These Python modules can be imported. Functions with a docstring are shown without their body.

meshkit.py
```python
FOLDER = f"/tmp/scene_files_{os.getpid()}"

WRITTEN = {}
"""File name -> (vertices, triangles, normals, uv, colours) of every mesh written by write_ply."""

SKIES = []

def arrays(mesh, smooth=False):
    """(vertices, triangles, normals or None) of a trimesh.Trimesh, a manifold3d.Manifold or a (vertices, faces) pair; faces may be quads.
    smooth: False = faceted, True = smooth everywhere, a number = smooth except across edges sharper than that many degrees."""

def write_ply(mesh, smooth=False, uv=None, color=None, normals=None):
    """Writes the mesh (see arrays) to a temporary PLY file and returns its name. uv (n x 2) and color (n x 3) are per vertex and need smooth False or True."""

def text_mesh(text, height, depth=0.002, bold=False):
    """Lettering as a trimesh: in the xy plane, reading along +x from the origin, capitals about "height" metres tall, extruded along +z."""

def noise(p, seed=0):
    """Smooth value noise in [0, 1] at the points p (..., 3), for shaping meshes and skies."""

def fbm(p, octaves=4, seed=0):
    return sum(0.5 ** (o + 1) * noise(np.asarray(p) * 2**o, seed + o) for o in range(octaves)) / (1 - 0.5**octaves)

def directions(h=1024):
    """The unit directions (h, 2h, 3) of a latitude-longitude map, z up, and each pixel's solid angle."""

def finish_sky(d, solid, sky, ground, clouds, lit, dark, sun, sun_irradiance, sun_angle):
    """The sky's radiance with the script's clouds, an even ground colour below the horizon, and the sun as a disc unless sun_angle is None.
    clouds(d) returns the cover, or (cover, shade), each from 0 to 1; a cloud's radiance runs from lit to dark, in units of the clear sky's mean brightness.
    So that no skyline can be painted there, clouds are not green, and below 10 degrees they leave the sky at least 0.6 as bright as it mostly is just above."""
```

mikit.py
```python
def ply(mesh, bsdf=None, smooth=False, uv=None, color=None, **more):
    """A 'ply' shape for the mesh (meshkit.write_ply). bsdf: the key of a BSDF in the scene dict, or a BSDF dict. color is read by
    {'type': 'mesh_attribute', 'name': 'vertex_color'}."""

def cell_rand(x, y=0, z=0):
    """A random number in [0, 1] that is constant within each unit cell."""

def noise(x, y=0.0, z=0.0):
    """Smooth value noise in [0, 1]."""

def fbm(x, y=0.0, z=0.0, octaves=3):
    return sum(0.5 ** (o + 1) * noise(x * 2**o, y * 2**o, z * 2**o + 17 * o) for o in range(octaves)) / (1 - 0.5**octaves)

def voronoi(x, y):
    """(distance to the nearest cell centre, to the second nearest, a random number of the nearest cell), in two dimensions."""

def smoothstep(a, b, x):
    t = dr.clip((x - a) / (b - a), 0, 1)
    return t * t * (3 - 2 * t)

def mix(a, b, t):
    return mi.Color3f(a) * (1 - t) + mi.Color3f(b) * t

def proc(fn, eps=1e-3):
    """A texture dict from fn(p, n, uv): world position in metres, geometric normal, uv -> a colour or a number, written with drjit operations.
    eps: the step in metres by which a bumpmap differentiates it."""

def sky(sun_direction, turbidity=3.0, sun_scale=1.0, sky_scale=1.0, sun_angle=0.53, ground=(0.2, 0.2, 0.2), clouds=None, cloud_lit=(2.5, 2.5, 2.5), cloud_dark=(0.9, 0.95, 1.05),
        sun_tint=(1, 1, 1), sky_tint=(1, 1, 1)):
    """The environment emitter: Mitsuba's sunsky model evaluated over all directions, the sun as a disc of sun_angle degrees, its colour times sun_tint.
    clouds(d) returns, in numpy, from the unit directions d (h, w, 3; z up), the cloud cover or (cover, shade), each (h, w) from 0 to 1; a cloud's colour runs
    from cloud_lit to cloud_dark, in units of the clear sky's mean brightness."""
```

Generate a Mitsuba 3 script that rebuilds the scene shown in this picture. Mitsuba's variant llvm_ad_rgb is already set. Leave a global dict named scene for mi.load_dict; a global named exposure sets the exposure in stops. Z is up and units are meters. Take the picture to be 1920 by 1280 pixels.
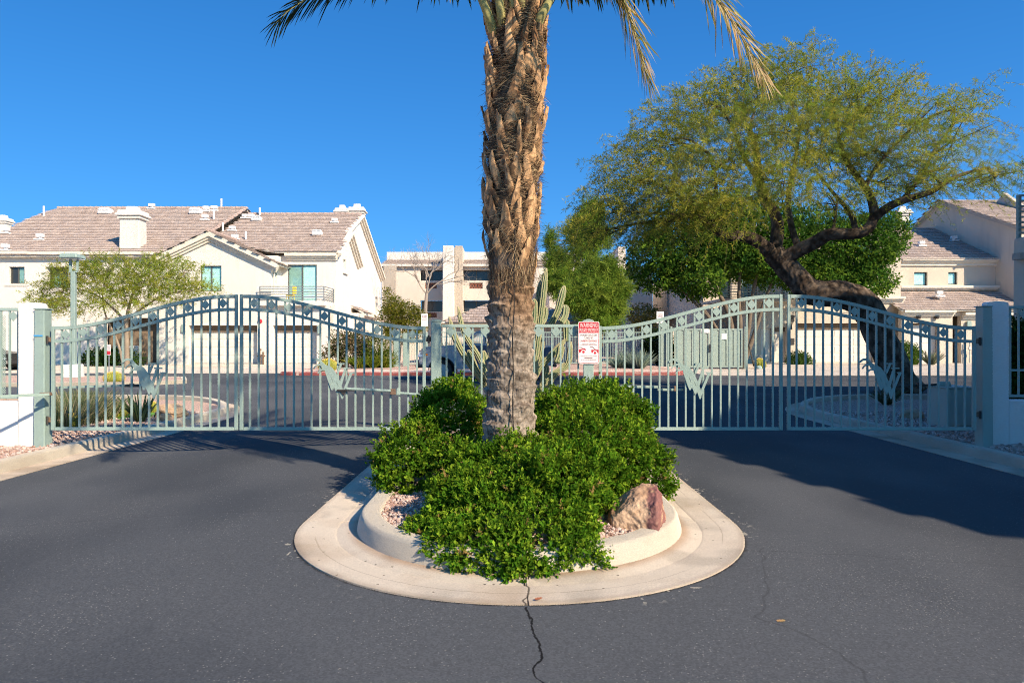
import math, random
import numpy as np, trimesh, drjit as dr, mitsuba as mi
import mikit, meshkit
from shapely.geometry import Polygon, Point, LineString, box as sbox
from shapely.ops import unary_union
from mikit import noise, fbm, voronoi, cell_rand, smoothstep, mix, proc
random.seed(7); R = np.random.default_rng(7)
T = mi.ScalarTransform4f
scene, labels = {}, {}

# ---------------------------------------------------------------- camera, sky, exposure
CAM_H, F = 1.45, 1280.0
scene['camera'] = {'type': 'perspective', 'fov': 2 * math.degrees(math.atan(960 / F)), 'fov_axis': 'x', 'near_clip': 0.1, 'far_clip': 5000.0,
                   'to_world': T().look_at(origin=[0, 0, CAM_H], target=[0, 10, CAM_H], up=[0, 0, 1])}
SUN = np.array([0.68, -0.733, 0.63])
def horizon_haze(d):
    el = np.degrees(np.arcsin(np.clip(d[..., 2], 0, 1)))
    return 0.26 * np.exp(-el / 9.0)
scene['sky_light'] = mikit.sky(SUN.tolist(), turbidity=4.0, sun_scale=1.55, sky_scale=1.10, clouds=horizon_haze, cloud_lit=(1.25, 1.75, 2.3), sky_tint=(0.16, 0.72, 1.32), sun_tint=(0.96, 1.0, 1.07), ground=(0.25, 0.23, 0.21))
exposure = 1.95

# ---------------------------------------------------------------- helpers
def pw(px, py, Y):
    "photo pixel (1920 wide) at depth Y -> (x, z) in metres"
    return (px - 960) * Y / F, CAM_H - (py - 640) * Y / F
def P3(px, py, Y):
    x, z = pw(px, py, Y); return np.array([x, Y, z])
def rx(px, Y): return (px - 960) * Y / F
def rz(py, Y): return CAM_H - (py - 640) * Y / F
def numbered(name):
    if name not in used: used[name] = 0; return name
    used[name] += 1; return f'{name}_{used[name]:03d}'
used = {}
def info(key, label=None, cat=None, group=None, kind=None):
    d = {k: v for k, v in (('label', label), ('category', cat), ('group', group), ('kind', kind)) if v}
    if d: labels[key] = d
def cat(ms): return ms if not isinstance(ms, (list, tuple)) or (len(ms) == 2 and isinstance(ms[0], np.ndarray)) else trimesh.util.concatenate([m for m in ms])
def put(name, mesh, mat, parent=None, label=None, category=None, group=None, kind=None, smooth=False, color=None):
    key = numbered(f'{parent}__{name}' if parent else name)
    if isinstance(mesh, list): mesh = trimesh.util.concatenate(mesh)
    assert key not in scene, key
    scene[key] = mikit.ply(mesh, mat, smooth=smooth, color=color)
    info(key, label, category, group, kind)
    return key
def thing(name, label, category, group=None):
    key = numbered(name); info(key, label, category, group); return key
def box(x0, x1, y0, y1, z0, z1):
    m = trimesh.creation.box((abs(x1 - x0), abs(y1 - y0), abs(z1 - z0)))
    m.apply_translation(((x0 + x1) / 2, (y0 + y1) / 2, (z0 + z1) / 2)); return m
def cbox(x0, x1, y0, y1, z0, z1, c=0.01):
    x0, x1 = sorted((x0, x1)); y0, y1 = sorted((y0, y1)); z0, z1 = sorted((z0, z1))
    p = [(x, y, z) for x, a in ((x0, 1), (x1, -1)) for y, b in ((y0, 1), (y1, -1)) for z, d in ((z0, 1), (z1, -1)) for x, y, z in ((x, y + b * c, z + d * c), (x + a * c, y, z + d * c), (x + a * c, y + b * c, z))]
    return trimesh.convex.convex_hull(np.array(p))
def beam(p, q, w, h=None, up=(0, 0, 1)):
    p, q = np.array(p, float), np.array(q, float); d = q - p; L = np.linalg.norm(d); d /= L
    u = np.array(up, float)
    if abs(d @ u) > 0.99: u = np.array([0, 1.0, 0])
    s = np.cross(d, u); s /= np.linalg.norm(s); u = np.cross(s, d)
    m = trimesh.creation.box((w, L, h or w))
    M = np.eye(4); M[:3, 0], M[:3, 1], M[:3, 2], M[:3, 3] = s, d, u, (p + q) / 2
    m.apply_transform(M); return m
def tube(pts, rad, n=8, cap=True, star=0.0):
    pts = np.array(pts, float); k = len(pts); rad = np.broadcast_to(np.array(rad, float), (k,)) if np.ndim(rad) < 2 else rad
    d = np.gradient(pts, axis=0); d /= np.linalg.norm(d, axis=1, keepdims=True) + 1e-12
    a = np.cross(d[0], [0.13, 0.2, 1.0] if abs(d[0][2]) < 0.9 else [0.1, 1.0, 0.2]); a /= np.linalg.norm(a)
    ang = np.arange(n) * 2 * np.pi / n; V = []
    prof = np.ones(n) if not star else np.where(np.arange(n) % 2 == 0, 1.0, 1.0 - star)
    for i in range(k):
        a = a - d[i] * (a @ d[i]); a /= np.linalg.norm(a) + 1e-12; b = np.cross(d[i], a)
        V.append(pts[i] + rad[i] * prof[:, None] * (np.cos(ang)[:, None] * a + np.sin(ang)[:, None] * b))
    V = np.vstack(V + ([pts[:1], pts[-1:]] if cap else [])); Fc = []
    j = np.arange(n); j2 = (j + 1) % n
    for i in range(k - 1):
        A, B = i * n, (i + 1) * n
        Fc += [np.stack([A + j, A + j2, B + j2], 1), np.stack([A + j, B + j2, B + j], 1)]
    if cap: Fc += [np.stack([j2, j, np.full(n, k * n)], 1), np.stack([(k - 1) * n + j, (k - 1) * n + j2, np.full(n, k * n + 1)], 1)]
    return trimesh.Trimesh(V, np.vstack(Fc), process=False)
def curve(pts, n=24):
    p = np.array(pts, float)
    for _ in range(3): p = np.vstack([p[:1], np.stack([p[:-1] * .75 + p[1:] * .25, p[:-1] * .25 + p[1:] * .75], 1).reshape(-1, p.shape[1]), p[-1:]])
    t = np.r_[0, np.cumsum(np.linalg.norm(np.diff(p, axis=0), axis=1) + 1e-9)]; u = np.linspace(0, t[-1], n)
    return np.stack([np.interp(u, t, p[:, k]) for k in range(p.shape[1])], 1)
def polys(g): return [q for q in getattr(g, 'geoms', [g]) if q.geom_type == 'Polygon' and q.area > 1e-7]
ROT = np.array([[1, 0, 0, 0], [0, 0, -1, 0], [0, 1, 0, 0], [0, 0, 0, 1.0]])
def plate(poly, y0, y1):
    "polygon in (x, z) extruded along y"
    if not hasattr(poly, 'geom_type'): poly = Polygon(poly)
    out = []
    for g in polys(poly.buffer(0)):
        m = trimesh.creation.extrude_polygon(g, y1 - y0, engine='earcut'); m.apply_transform(ROT); m.apply_translation((0, y1, 0)); out.append(m)
    return trimesh.util.concatenate(out)
def plate_x(poly, x0, x1):
    "polygon in (y, z) extruded along x"
    m = plate(Polygon(poly) if not hasattr(poly, 'geom_type') else poly, 0, x1 - x0)
    v = m.vertices.copy(); m.vertices = np.stack([x1 - v[:, 1], v[:, 0], v[:, 2]], 1)
    m.fix_normals(); return m
def slab(poly, z0, z1):
    out = [trimesh.creation.extrude_polygon(g, z1 - z0, engine='earcut') for g in polys((poly if hasattr(poly, 'geom_type') else Polygon(poly)).buffer(0))]
    m = trimesh.util.concatenate(out); m.apply_translation((0, 0, z0)); return m
def lathe(prof, n=24, at=(0, 0, 0)):
    m = trimesh.creation.revolve(np.array(prof, float), sections=n); m.apply_translation(at); return m
def blob(at, r, seed=0, amp=0.25, sub=3, freq=1.3):
    m = trimesh.creation.icosphere(subdivisions=sub); v = m.vertices
    f = 1 + amp * (meshkit.fbm(v * freq + 11.3 * seed + 5, 3, seed) - 0.5) * 2
    m.vertices = v * f[:, None] * np.array(r) + np.array(at); return m
def unit(v): return v / (np.linalg.norm(v, axis=-1, keepdims=True) + 1e-12)
def blades(pos, d, nrm, L, W, fold=0.25, droop=0.0, seg=1):
    "leaf blades: 4 vertices, 2 triangles each (seg 1), folded along the spine; seg 2 bends the tip down"
    n = len(pos); d = unit(d); s = unit(np.cross(d, nrm)); nn = np.cross(s, d)
    L = np.broadcast_to(L, (n,))[:, None]; W = np.broadcast_to(W, (n,))[:, None]
    if seg == 1:
        mid = pos + d * L * 0.5
        tip = pos + d * L - np.array([0, 0, 1.0]) * L * droop
        v = np.stack([pos, mid + s * W / 2 + nn * W * fold, tip, mid - s * W / 2 + nn * W * fold], 1).reshape(-1, 3)
        i = np.arange(n)[:, None] * 4
        f = np.vstack([i + [0, 1, 2], i + [0, 2, 3]])
        return v, f, 4
    p1 = pos + d * L * 0.45 - np.array([0, 0, 1.0]) * L * droop * 0.25
    p2 = pos + d * L * 0.8 - np.array([0, 0, 1.0]) * L * droop * 0.7
    tip = pos + d * L * 0.97 - np.array([0, 0, 1.0]) * L * droop
    v = np.stack([pos - s * W * 0.3, pos + s * W * 0.3, p1 - s * W / 2, p1 + s * W / 2, p2 - s * W * 0.35, p2 + s * W * 0.35, tip], 1).reshape(-1, 3)
    i = np.arange(n)[:, None] * 7
    f = np.vstack([i + [0, 1, 3], i + [0, 3, 2], i + [2, 3, 5], i + [2, 5, 4], i + [4, 5, 6]])
    return v, f, 7
def tint(n, k, base, var=0.25, seed=0, alt=None, p=0.0):
    r = np.random.default_rng(seed); c = np.array(base) * (1 + var * (r.random((n, 1)) * 2 - 1)) * (1 + 0.10 * (r.random((n, 3)) * 2 - 1))
    if alt is not None: c = np.where(r.random((n, 1)) < p, np.array(alt) * (0.8 + 0.4 * r.random((n, 1))), c)
    return np.repeat(np.clip(c, 0.002, 0.95), k, 0)
def rand_dirs(n, r): return unit(r.normal(size=(n, 3)))

# ---------------------------------------------------------------- materials
def two(b): return {'type': 'twosided', 'b': b}
def col(c): return {'type': 'rgb', 'value': list(c)}
def pr(c, rough=0.7, metal=0.0, spec=0.35, **k):
    return {'type': 'principled', 'base_color': col(c) if isinstance(c, (tuple, list)) else c, 'roughness': rough, 'metallic': metal, 'specular': spec, **k}
def mat(name, c, rough=0.7, metal=0.0, spec=0.35, bump=None, eps=1e-3, **k):
    b = pr(c, rough, metal, spec, **k)
    if bump is not None: b = {'type': 'bumpmap', 'arbitrary': proc(bump, eps), 'scale': 1.0, 'bsdf': b}
    scene[name] = two(b)
def speck(base, var, f1, f2, amp2=0.12):
    base = list(base)
    def fn(p, n, uv):
        a = fbm(p.x * f1, p.y * f1, p.z * f1) - 0.5; b = noise(p.x * f2, p.y * f2, p.z * f2) - 0.5
        return mi.Color3f(base) * (1 + var * 2 * a + amp2 * 2 * b)
    return proc(fn)
def seg_dist(p, pts):
    d = mi.Float(9.0)
    for (ax, ay), (bx, by) in zip(pts[:-1], pts[1:]):
        ux, uy = bx - ax, by - ay; L = ux * ux + uy * uy
        t = dr.clip(((p.x - ax) * ux + (p.y - ay) * uy) / L, 0, 1)
        d = dr.minimum(d, dr.sqrt(dr.square(p.x - ax - t * ux) + dr.square(p.y - ay - t * uy)))
    return d
CR = [[(0.06, 3.72), (0.12, 3.3), (0.13, 2.6), (0.1, 1.5)]]
CR2 = [[(-9, 5.72), (-4.2, 5.66), (-2.6, 5.82), (-1.6, 5.86)], [(1.65, 4.75), (2.6, 4.6), (3.6, 4.52), (5.5, 4.4), (9, 4.2)], [(1.75, 4.8), (1.5, 4.0), (1.3, 3.6), (1.55, 3.2), (1.5, 2.9), (1.7, 2.2)]]
def asphalt_c(p, n, uv):
    w = mi.Point3f(p.x + 0.07 * (noise(p.x * 7, p.y * 7) - 0.5) + 0.010 * (noise(p.x * 37, p.y * 37) - 0.5) + 0.005 * (noise(p.x * 120, p.y * 120) - 0.5), p.y + 0.05 * (noise(p.x * 9 + 40, p.y * 9) - 0.5), p.z)
    patch = fbm(p.x * 0.8, p.y * 0.5, 0.0, 4); big = noise(p.x * 0.23 + 3, p.y * 0.11)
    c = mix((0.038, 0.043, 0.052), (0.076, 0.081, 0.090), smoothstep(0.3, 0.7, patch) * 0.5 + 0.5 * smoothstep(0.25, 0.75, big))
    g, _, r = voronoi(p.x * 110, p.y * 110)
    c = c * (0.82 + 0.36 * r)
    g2, _, r2 = voronoi(p.x * 62, p.y * 62)
    worn = smoothstep(0.45, 0.75, fbm(p.x * 1.7 + 9, p.y * 1.1, 2.0, 3))
    c = mix(c, (0.30, 0.285, 0.26), smoothstep(0.34, 0.12, g2) * dr.select(r2 > 0.965 - 0.16 * worn, 0.30 + 0.2 * r, 0.0))
    g3, _, r3 = voronoi(p.x * 7, p.y * 7)
    c = mix(c, (0.34, 0.30, 0.24), smoothstep(0.02 + 0.07 * noise(p.x * 5, p.y * 5, 3.0), 0.01, g3 + 0.03 * noise(p.x * 90, p.y * 90)) * dr.select(r3 > 0.72, 0.55, 0.0))
    lane = dr.abs(dr.abs(p.x) - 3.5)
    c = c * (1 - 0.10 * smoothstep(1.0, 0.2, lane) * (0.5 + fbm(p.x, p.y * 0.3, 5.0)))
    d = seg_dist(w, CR[0]); c = mix(c, (0.008, 0.008, 0.009), smoothstep(0.010, 0.004, d + 0.004 * noise(p.x * 50, p.y * 50)))
    for q in CR2: c = mix(c, (0.02, 0.02, 0.022), 0.32 * smoothstep(0.011, 0.003, seg_dist(w, q)))
    e = dr.abs(isl_d(p) - 1.715); c = mix(c, (0.018, 0.016, 0.015), 0.8 * smoothstep(0.035, 0.008, e + 0.02 * noise(p.x * 40, p.y * 40)))
    cr = noise(p.x * 34, p.y * 34, 8.0); c = mix(c, (0.36, 0.33, 0.28), 0.7 * smoothstep(0.16, 0.05, e) * smoothstep(0.80, 0.88, cr) * smoothstep(0.45, 0.6, noise(p.x * 2.3, p.y * 2.3, 4.0)))
    return c
def isl_d(p): return dr.select(p.y < 5.47, dr.sqrt(dr.square(p.x - 0.055) + dr.square(p.y - 5.47)), dr.abs(p.x - 0.055))
def asphalt_b(p, n, uv):
    g, _, r = voronoi(p.x * 110, p.y * 110)
    return 0.0022 * r * smoothstep(0.7, 0.2, g)
mat('asphalt', proc(asphalt_c), 0.82, spec=0.25, bump=asphalt_b, eps=2e-3)
def conc(base, stain): return proc(conc_fn(base, stain))
def conc_fn(base, stain):
    def fn(p, n, uv):
        a = fbm(p.x * 1.3, p.y * 1.3, p.z * 2, 4); b = noise(p.x * 160, p.y * 160, p.z * 160); s = fbm(p.x * 5, p.y * 5, p.z * 9 + 7, 3)
        c = mix(base, stain, smoothstep(0.42, 0.72, a) * 0.55 + 0.25 * smoothstep(0.55, 0.75, s))
        g, _, r = voronoi(p.x * 6.5, p.y * 6.5)
        c = mix(c, (0.07, 0.055, 0.045), smoothstep(0.07, 0.03, g) * dr.select(r > 0.82, 0.75, 0.0))
        return c * (0.88 + 0.24 * b)
    return fn
def grain_b(p, n, uv): return 0.0012 * noise(p.x * 120, p.y * 120, p.z * 120) + 0.004 * fbm(p.x * 9, p.y * 9, p.z * 9)
def gutter_c(p, n, uv):
    c = conc_fn((0.49, 0.425, 0.35), (0.37, 0.29, 0.215))(p, n, uv)
    q = isl_d(p) - 1.27; st = 0.5 + 0.5 * fbm(p.x * 4, p.y * 4, 1.0)
    c = mix(c, (0.26, 0.145, 0.08), 0.75 * st * smoothstep(0.09, 0.0, q)); c = mix(c, (0.16, 0.115, 0.08), 0.35 * smoothstep(0.007, 0.002, dr.abs(q - 0.30 + 0.012 * noise(p.x * 9, p.y * 9))) * smoothstep(0.35, 0.55, noise(p.x * 1.5, p.y * 1.5, 6.0)))
    c = mix(c, (0.22, 0.15, 0.10), 0.45 * smoothstep(0.06, 0.0, 0.445 - q) * st)
    c = c * (1 - 0.22 * smoothstep(0.52, 0.75, fbm(p.x * 2.6, p.y * 2.6, 9.0)))
    w = p.x - 0.075 - 0.05 * (noise(p.y * 14, 3.0) - 0.5)
    return mix(c, (0.05, 0.04, 0.03), 0.85 * smoothstep(0.009, 0.003, dr.abs(w)) * dr.select(p.y < 4.3, 1.0, 0.0))
mat('gutter_concrete', proc(gutter_c), 0.85, bump=grain_b)
mat('kerb_concrete', conc((0.42, 0.375, 0.31), (0.32, 0.27, 0.21)), 0.85, bump=grain_b)
mat('drive_concrete', conc((0.40, 0.35, 0.30), (0.31, 0.26, 0.21)), 0.85)
mat('walk_concrete', conc((0.46, 0.33, 0.28), (0.38, 0.27, 0.22)), 0.85)
def redk(p, n, uv):
    return mix((0.25, 0.065, 0.06), (0.36, 0.27, 0.24), smoothstep(0.62, 0.75, fbm(p.x * 3, p.y * 3, p.z * 20)) * 0.8)
mat('red_paint', proc(redk), 0.7)
def gravel_c(p, n, uv):
    g, _, r = voronoi(p.x * 42, p.y * 42)
    c = mix((0.30, 0.20, 0.165), (0.50, 0.37, 0.32), r)
    return mix(c, (0.14, 0.09, 0.075), smoothstep(0.4, 0.75, g) * 0.7)
def gravel_b(p, n, uv):
    g, _, r = voronoi(p.x * 42, p.y * 42); return 0.012 * r * smoothstep(0.8, 0.1, g)
mat('gravel_ground', proc(gravel_c), 0.9, bump=gravel_b, eps=3e-3)
mat('earth', speck((0.30, 0.24, 0.18), 0.3, 0.2, 5), 0.95)
def stucco_b(p, n, uv): return 0.004 * fbm(p.x * 22, p.y * 22, p.z * 22, 3)
def stucco(base, var=0.10):
    base = list(base)
    def fn(p, n, uv):
        a = fbm(p.x * 0.6, p.y * 0.6, p.z * 0.35, 4) - 0.5; b = noise(p.x * 60, p.y * 60, p.z * 60) - 0.5
        s = smoothstep(0.55, 0.8, fbm(p.x * 3.0 + p.y * 3.0, 3.0, p.z * 0.25, 3))
        return mi.Color3f(base) * (1 + 2 * var * a + 0.10 * b - 0.06 * s)
    return proc(fn)
mat('stucco_white', stucco((0.66, 0.62, 0.565)), 0.9, bump=stucco_b, eps=4e-3)
mat('stucco_near', stucco((0.72, 0.695, 0.66)), 0.9, bump=stucco_b, eps=3e-3)
mat('stucco_tan', stucco((0.56, 0.49, 0.405)), 0.9, bump=stucco_b, eps=4e-3)
mat('stucco_trim', stucco((0.68, 0.62, 0.53)), 0.9)
mat('stucco_far', stucco((0.60, 0.53, 0.46)), 0.9)
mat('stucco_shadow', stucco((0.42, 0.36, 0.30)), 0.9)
mat('brown_paint', stucco((0.20, 0.145, 0.10)), 0.8)
mat('door_white', stucco((0.66, 0.62, 0.56), 0.03), 0.55)
scene['vcol'] = two({'type': 'principled', 'base_color': {'type': 'mesh_attribute', 'name': 'vertex_color'}, 'roughness': 0.85, 'specular': 0.3})
scene['leaf_gloss'] = {'type': 'principledthin', 'base_color': {'type': 'mesh_attribute', 'name': 'vertex_color'}, 'roughness': 0.36, 'diff_trans': 0.8, 'eta': 1.5}
scene['leaf_matt'] = {'type': 'principledthin', 'base_color': {'type': 'mesh_attribute', 'name': 'vertex_color'}, 'roughness': 0.7, 'diff_trans': 1.0, 'eta': 1.35}
def gate_c(p, n, uv):
    a = fbm(p.x * 2.2, p.y * 2.2, p.z * 2.2, 3); r = noise(p.x * 31, p.y * 31, p.z * 31); b = noise(p.x * 60, p.y * 60, p.z * 60)
    c = mix((0.235, 0.32, 0.29), (0.30, 0.39, 0.355), a) * (0.96 + 0.08 * b)
    return mix(c, (0.22, 0.20, 0.16), 0.35 * smoothstep(0.88, 0.95, r))
mat('gate_paint', proc(gate_c), 0.48, spec=0.4)
mat('enclosure_paint', speck((0.27, 0.335, 0.295), 0.12, 0.8, 20), 0.6)
mat('dark_metal', speck((0.05, 0.045, 0.042), 0.3, 8, 60), 0.5, metal=0.3)
mat('rust_metal', speck((0.17, 0.11, 0.075), 0.4, 14, 70), 0.7)
mat('grey_metal', speck((0.35, 0.36, 0.35), 0.15, 4, 40), 0.4, metal=0.6)
mat('frame_dark', (0.09, 0.09, 0.085), 0.5)
mat('blind_teal', speck((0.40, 0.70, 0.64), 0.06, 2, 12), 0.6)
mat('blind_teal_dark', speck((0.20, 0.37, 0.34), 0.06, 2, 12), 0.6)
mat('window_dark', (0.03, 0.034, 0.036), 0.12, spec=0.6)
mat('lattice_red', (0.30, 0.10, 0.06), 0.8)
scene['glass'] = {'type': 'thindielectric', 'int_ior': 1.5}
def bark_c(p, n, uv):
    a = fbm(p.x * 20, p.y * 20, p.z * 14, 4); b = noise(p.x * 95, p.y * 95, p.z * 30)
    k = dr.abs(noise(p.x * 26, p.y * 26, p.z * 7) - 0.5) + 0.25 * dr.abs(noise(p.x * 60, p.y * 60, p.z * 22) - 0.5); h = dr.abs(noise(p.x * 7, p.y * 7, p.z * 24) - 0.5)
    c = mix((0.13, 0.10, 0.078), (0.32, 0.265, 0.215), smoothstep(0.25, 0.7, a))
    c = mix(c, (0.045, 0.033, 0.026), 0.6 * smoothstep(0.085, 0.03, k)); c = mix(c, (0.05, 0.037, 0.028), 0.4 * smoothstep(0.035, 0.008, h))
    c = mix(c, c * mi.Color3f(0.80, 0.58, 0.40), smoothstep(1.45, 2.1, p.z + 0.5 * (noise(p.x * 6, p.y * 6, p.z * 3) - 0.5)))
    return c * (0.72 + 0.56 * b)
def bark_b(p, n, uv): return 0.012 * noise(p.x * 55, p.y * 55, p.z * 14) + 0.010 * fbm(p.x * 22, p.y * 22, p.z * 30)
mat('palm_bark', proc(bark_c), 0.92, spec=0.2, bump=bark_b, eps=2e-3)
def stub_c(p, n, uv):
    a = fbm(p.x * 30, p.y * 30, p.z * 4, 3); k = cell_rand(p.x * 7, p.y * 7, p.z * 4)
    c = mix((0.165, 0.085, 0.042), (0.53, 0.32, 0.165), smoothstep(0.2, 0.65, a * 0.75 + k * 0.25)) * (0.7 + 0.6 * noise(p.x * 130, p.y * 130, p.z * 18))
    return mix(c, (0.11, 0.065, 0.04), 0.8 * smoothstep(0.60, 0.70, fbm(p.x * 16 + 4, p.y * 16, p.z * 9, 3)))
mat('palm_stub', proc(stub_c), 0.75, spec=0.25)
def wood_c(p, n, uv):
    a = fbm(p.x * 7, p.y * 7, p.z * 5, 4); k = noise(p.x * 18, p.y * 18, p.z * 5)
    return mix((0.045, 0.032, 0.024), (0.15, 0.115, 0.088), smoothstep(0.3, 0.7, a)) * (0.6 + 0.8 * k)
def wood_b(p, n, uv): return 0.03 * noise(p.x * 15, p.y * 15, p.z * 5)
mat('tree_bark', proc(wood_c), 0.95, spec=0.15, bump=wood_b, eps=6e-3)
mat('ficus_bark', speck((0.15, 0.115, 0.085), 0.35, 2.5, 18), 0.9)
mat('pale_bark', speck((0.27, 0.21, 0.155), 0.35, 2.5, 18), 0.9)
mat('twig', (0.085, 0.062, 0.045), 0.9)
mat('twig_pale', (0.30, 0.255, 0.22), 0.9)
def rock_c(p, n, uv):
    a = fbm(p.x * 5 + 1, p.y * 5, p.z * 5, 4); f = noise(p.x * 70, p.y * 70, p.z * 70)
    c = mix((0.34, 0.205, 0.125), (0.50, 0.34, 0.225), smoothstep(0.3, 0.7, a))
    c = mix(c, (0.42, 0.20, 0.08), smoothstep(0.54, 0.68, fbm(p.x * 8 + 20, p.y * 8, p.z * 8, 3)) * 0.7)
    v = fbm(p.x * 9 + 5, p.y * 9, p.z * 7, 4)
    right = smoothstep(0.02, 0.06, (p.x - 0.935) + 0.10 * (v - 0.5) - 0.25 * (p.y - 4.9)); top = smoothstep(0.42, 0.47, p.z + 0.14 * (v - 0.5))
    c = mix(c, (0.19, 0.075, 0.075), 0.9 * dr.maximum(right * smoothstep(0.68, 0.56, fbm(p.x * 14, p.y * 14, p.z * 8, 3)), 0.7 * top))
    return c * (0.85 + 0.3 * f)
def rock_b(p, n, uv): return 0.04 * fbm(p.x * 16, p.y * 16, p.z * 16, 5) + 0.012 * dr.abs(noise(p.x * 34, p.y * 34, p.z * 20) - 0.5)
mat('boulder_rock', proc(rock_c), 0.8, bump=rock_b, eps=3e-3)
mat('sandstone', speck((0.42, 0.29, 0.19), 0.4, 5, 40), 0.9)
mat('turf', speck((0.07, 0.16, 0.03), 0.2, 6, 60), 0.95)
mat('sign_white', speck((0.74, 0.73, 0.72), 0.03, 5, 30), 0.4)
mat('sign_red', speck((0.50, 0.035, 0.05), 0.08, 9, 40), 0.4)
mat('sign_ink', (0.32, 0.20, 0.21), 0.5)
mat('tape_blue', (0.05, 0.30, 0.62), 0.5)
mat('chair_yellow', (0.75, 0.55, 0.02), 0.5)
mat('truck_silver', (0.27, 0.28, 0.31), 0.32, metal=0.1, clearcoat=0.8, clearcoat_gloss=0.9)
mat('truck_blue', (0.035, 0.05, 0.10), 0.28, metal=0.3, clearcoat=0.8, clearcoat_gloss=0.9)
mat('car_black', (0.018, 0.018, 0.022), 0.3, metal=0.2, clearcoat=0.8)
mat('rubber', speck((0.03, 0.03, 0.03), 0.3, 6, 60), 0.85)
mat('lens_clear', (0.6, 0.62, 0.64), 0.15, spec=0.6)
mat('lens_orange', (0.80, 0.22, 0.02), 0.25)
mat('cable_black', (0.015, 0.015, 0.015), 0.6)
mat('petiole', speck((0.42, 0.38, 0.15), 0.35, 9, 40), 0.6)
# ---------------------------------------------------------------- ground, road, kerbs
def ss(a, b, x):
    t = np.clip((x - a) / (b - a), 0, 1); return t * t * (3 - 2 * t)
def road_z(x, y): return -0.12 * ss(2.0, 5.4, np.abs(x)) * (1 - ss(13.5, 18, y))
g = 900.0
put('ground', (np.array([[-g, -g, -.4], [g, -g, -.4], [g, g, -.4], [-g, g, -.4]]), np.array([[0, 1, 2, 3]])), 'earth', kind='structure', label='flat dry earth reaching to the horizon')
xs = np.unique(np.r_[np.linspace(-60, -9, 18), np.linspace(-9, 9, 73), np.linspace(9, 60, 18)]); ys = np.unique(np.r_[np.linspace(-14, 19, 90), np.linspace(19, 31.5, 8)])
gx, gy = np.meshgrid(xs, ys); gv = np.stack([gx, gy, road_z(gx, gy)], -1).reshape(-1, 3)
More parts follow.
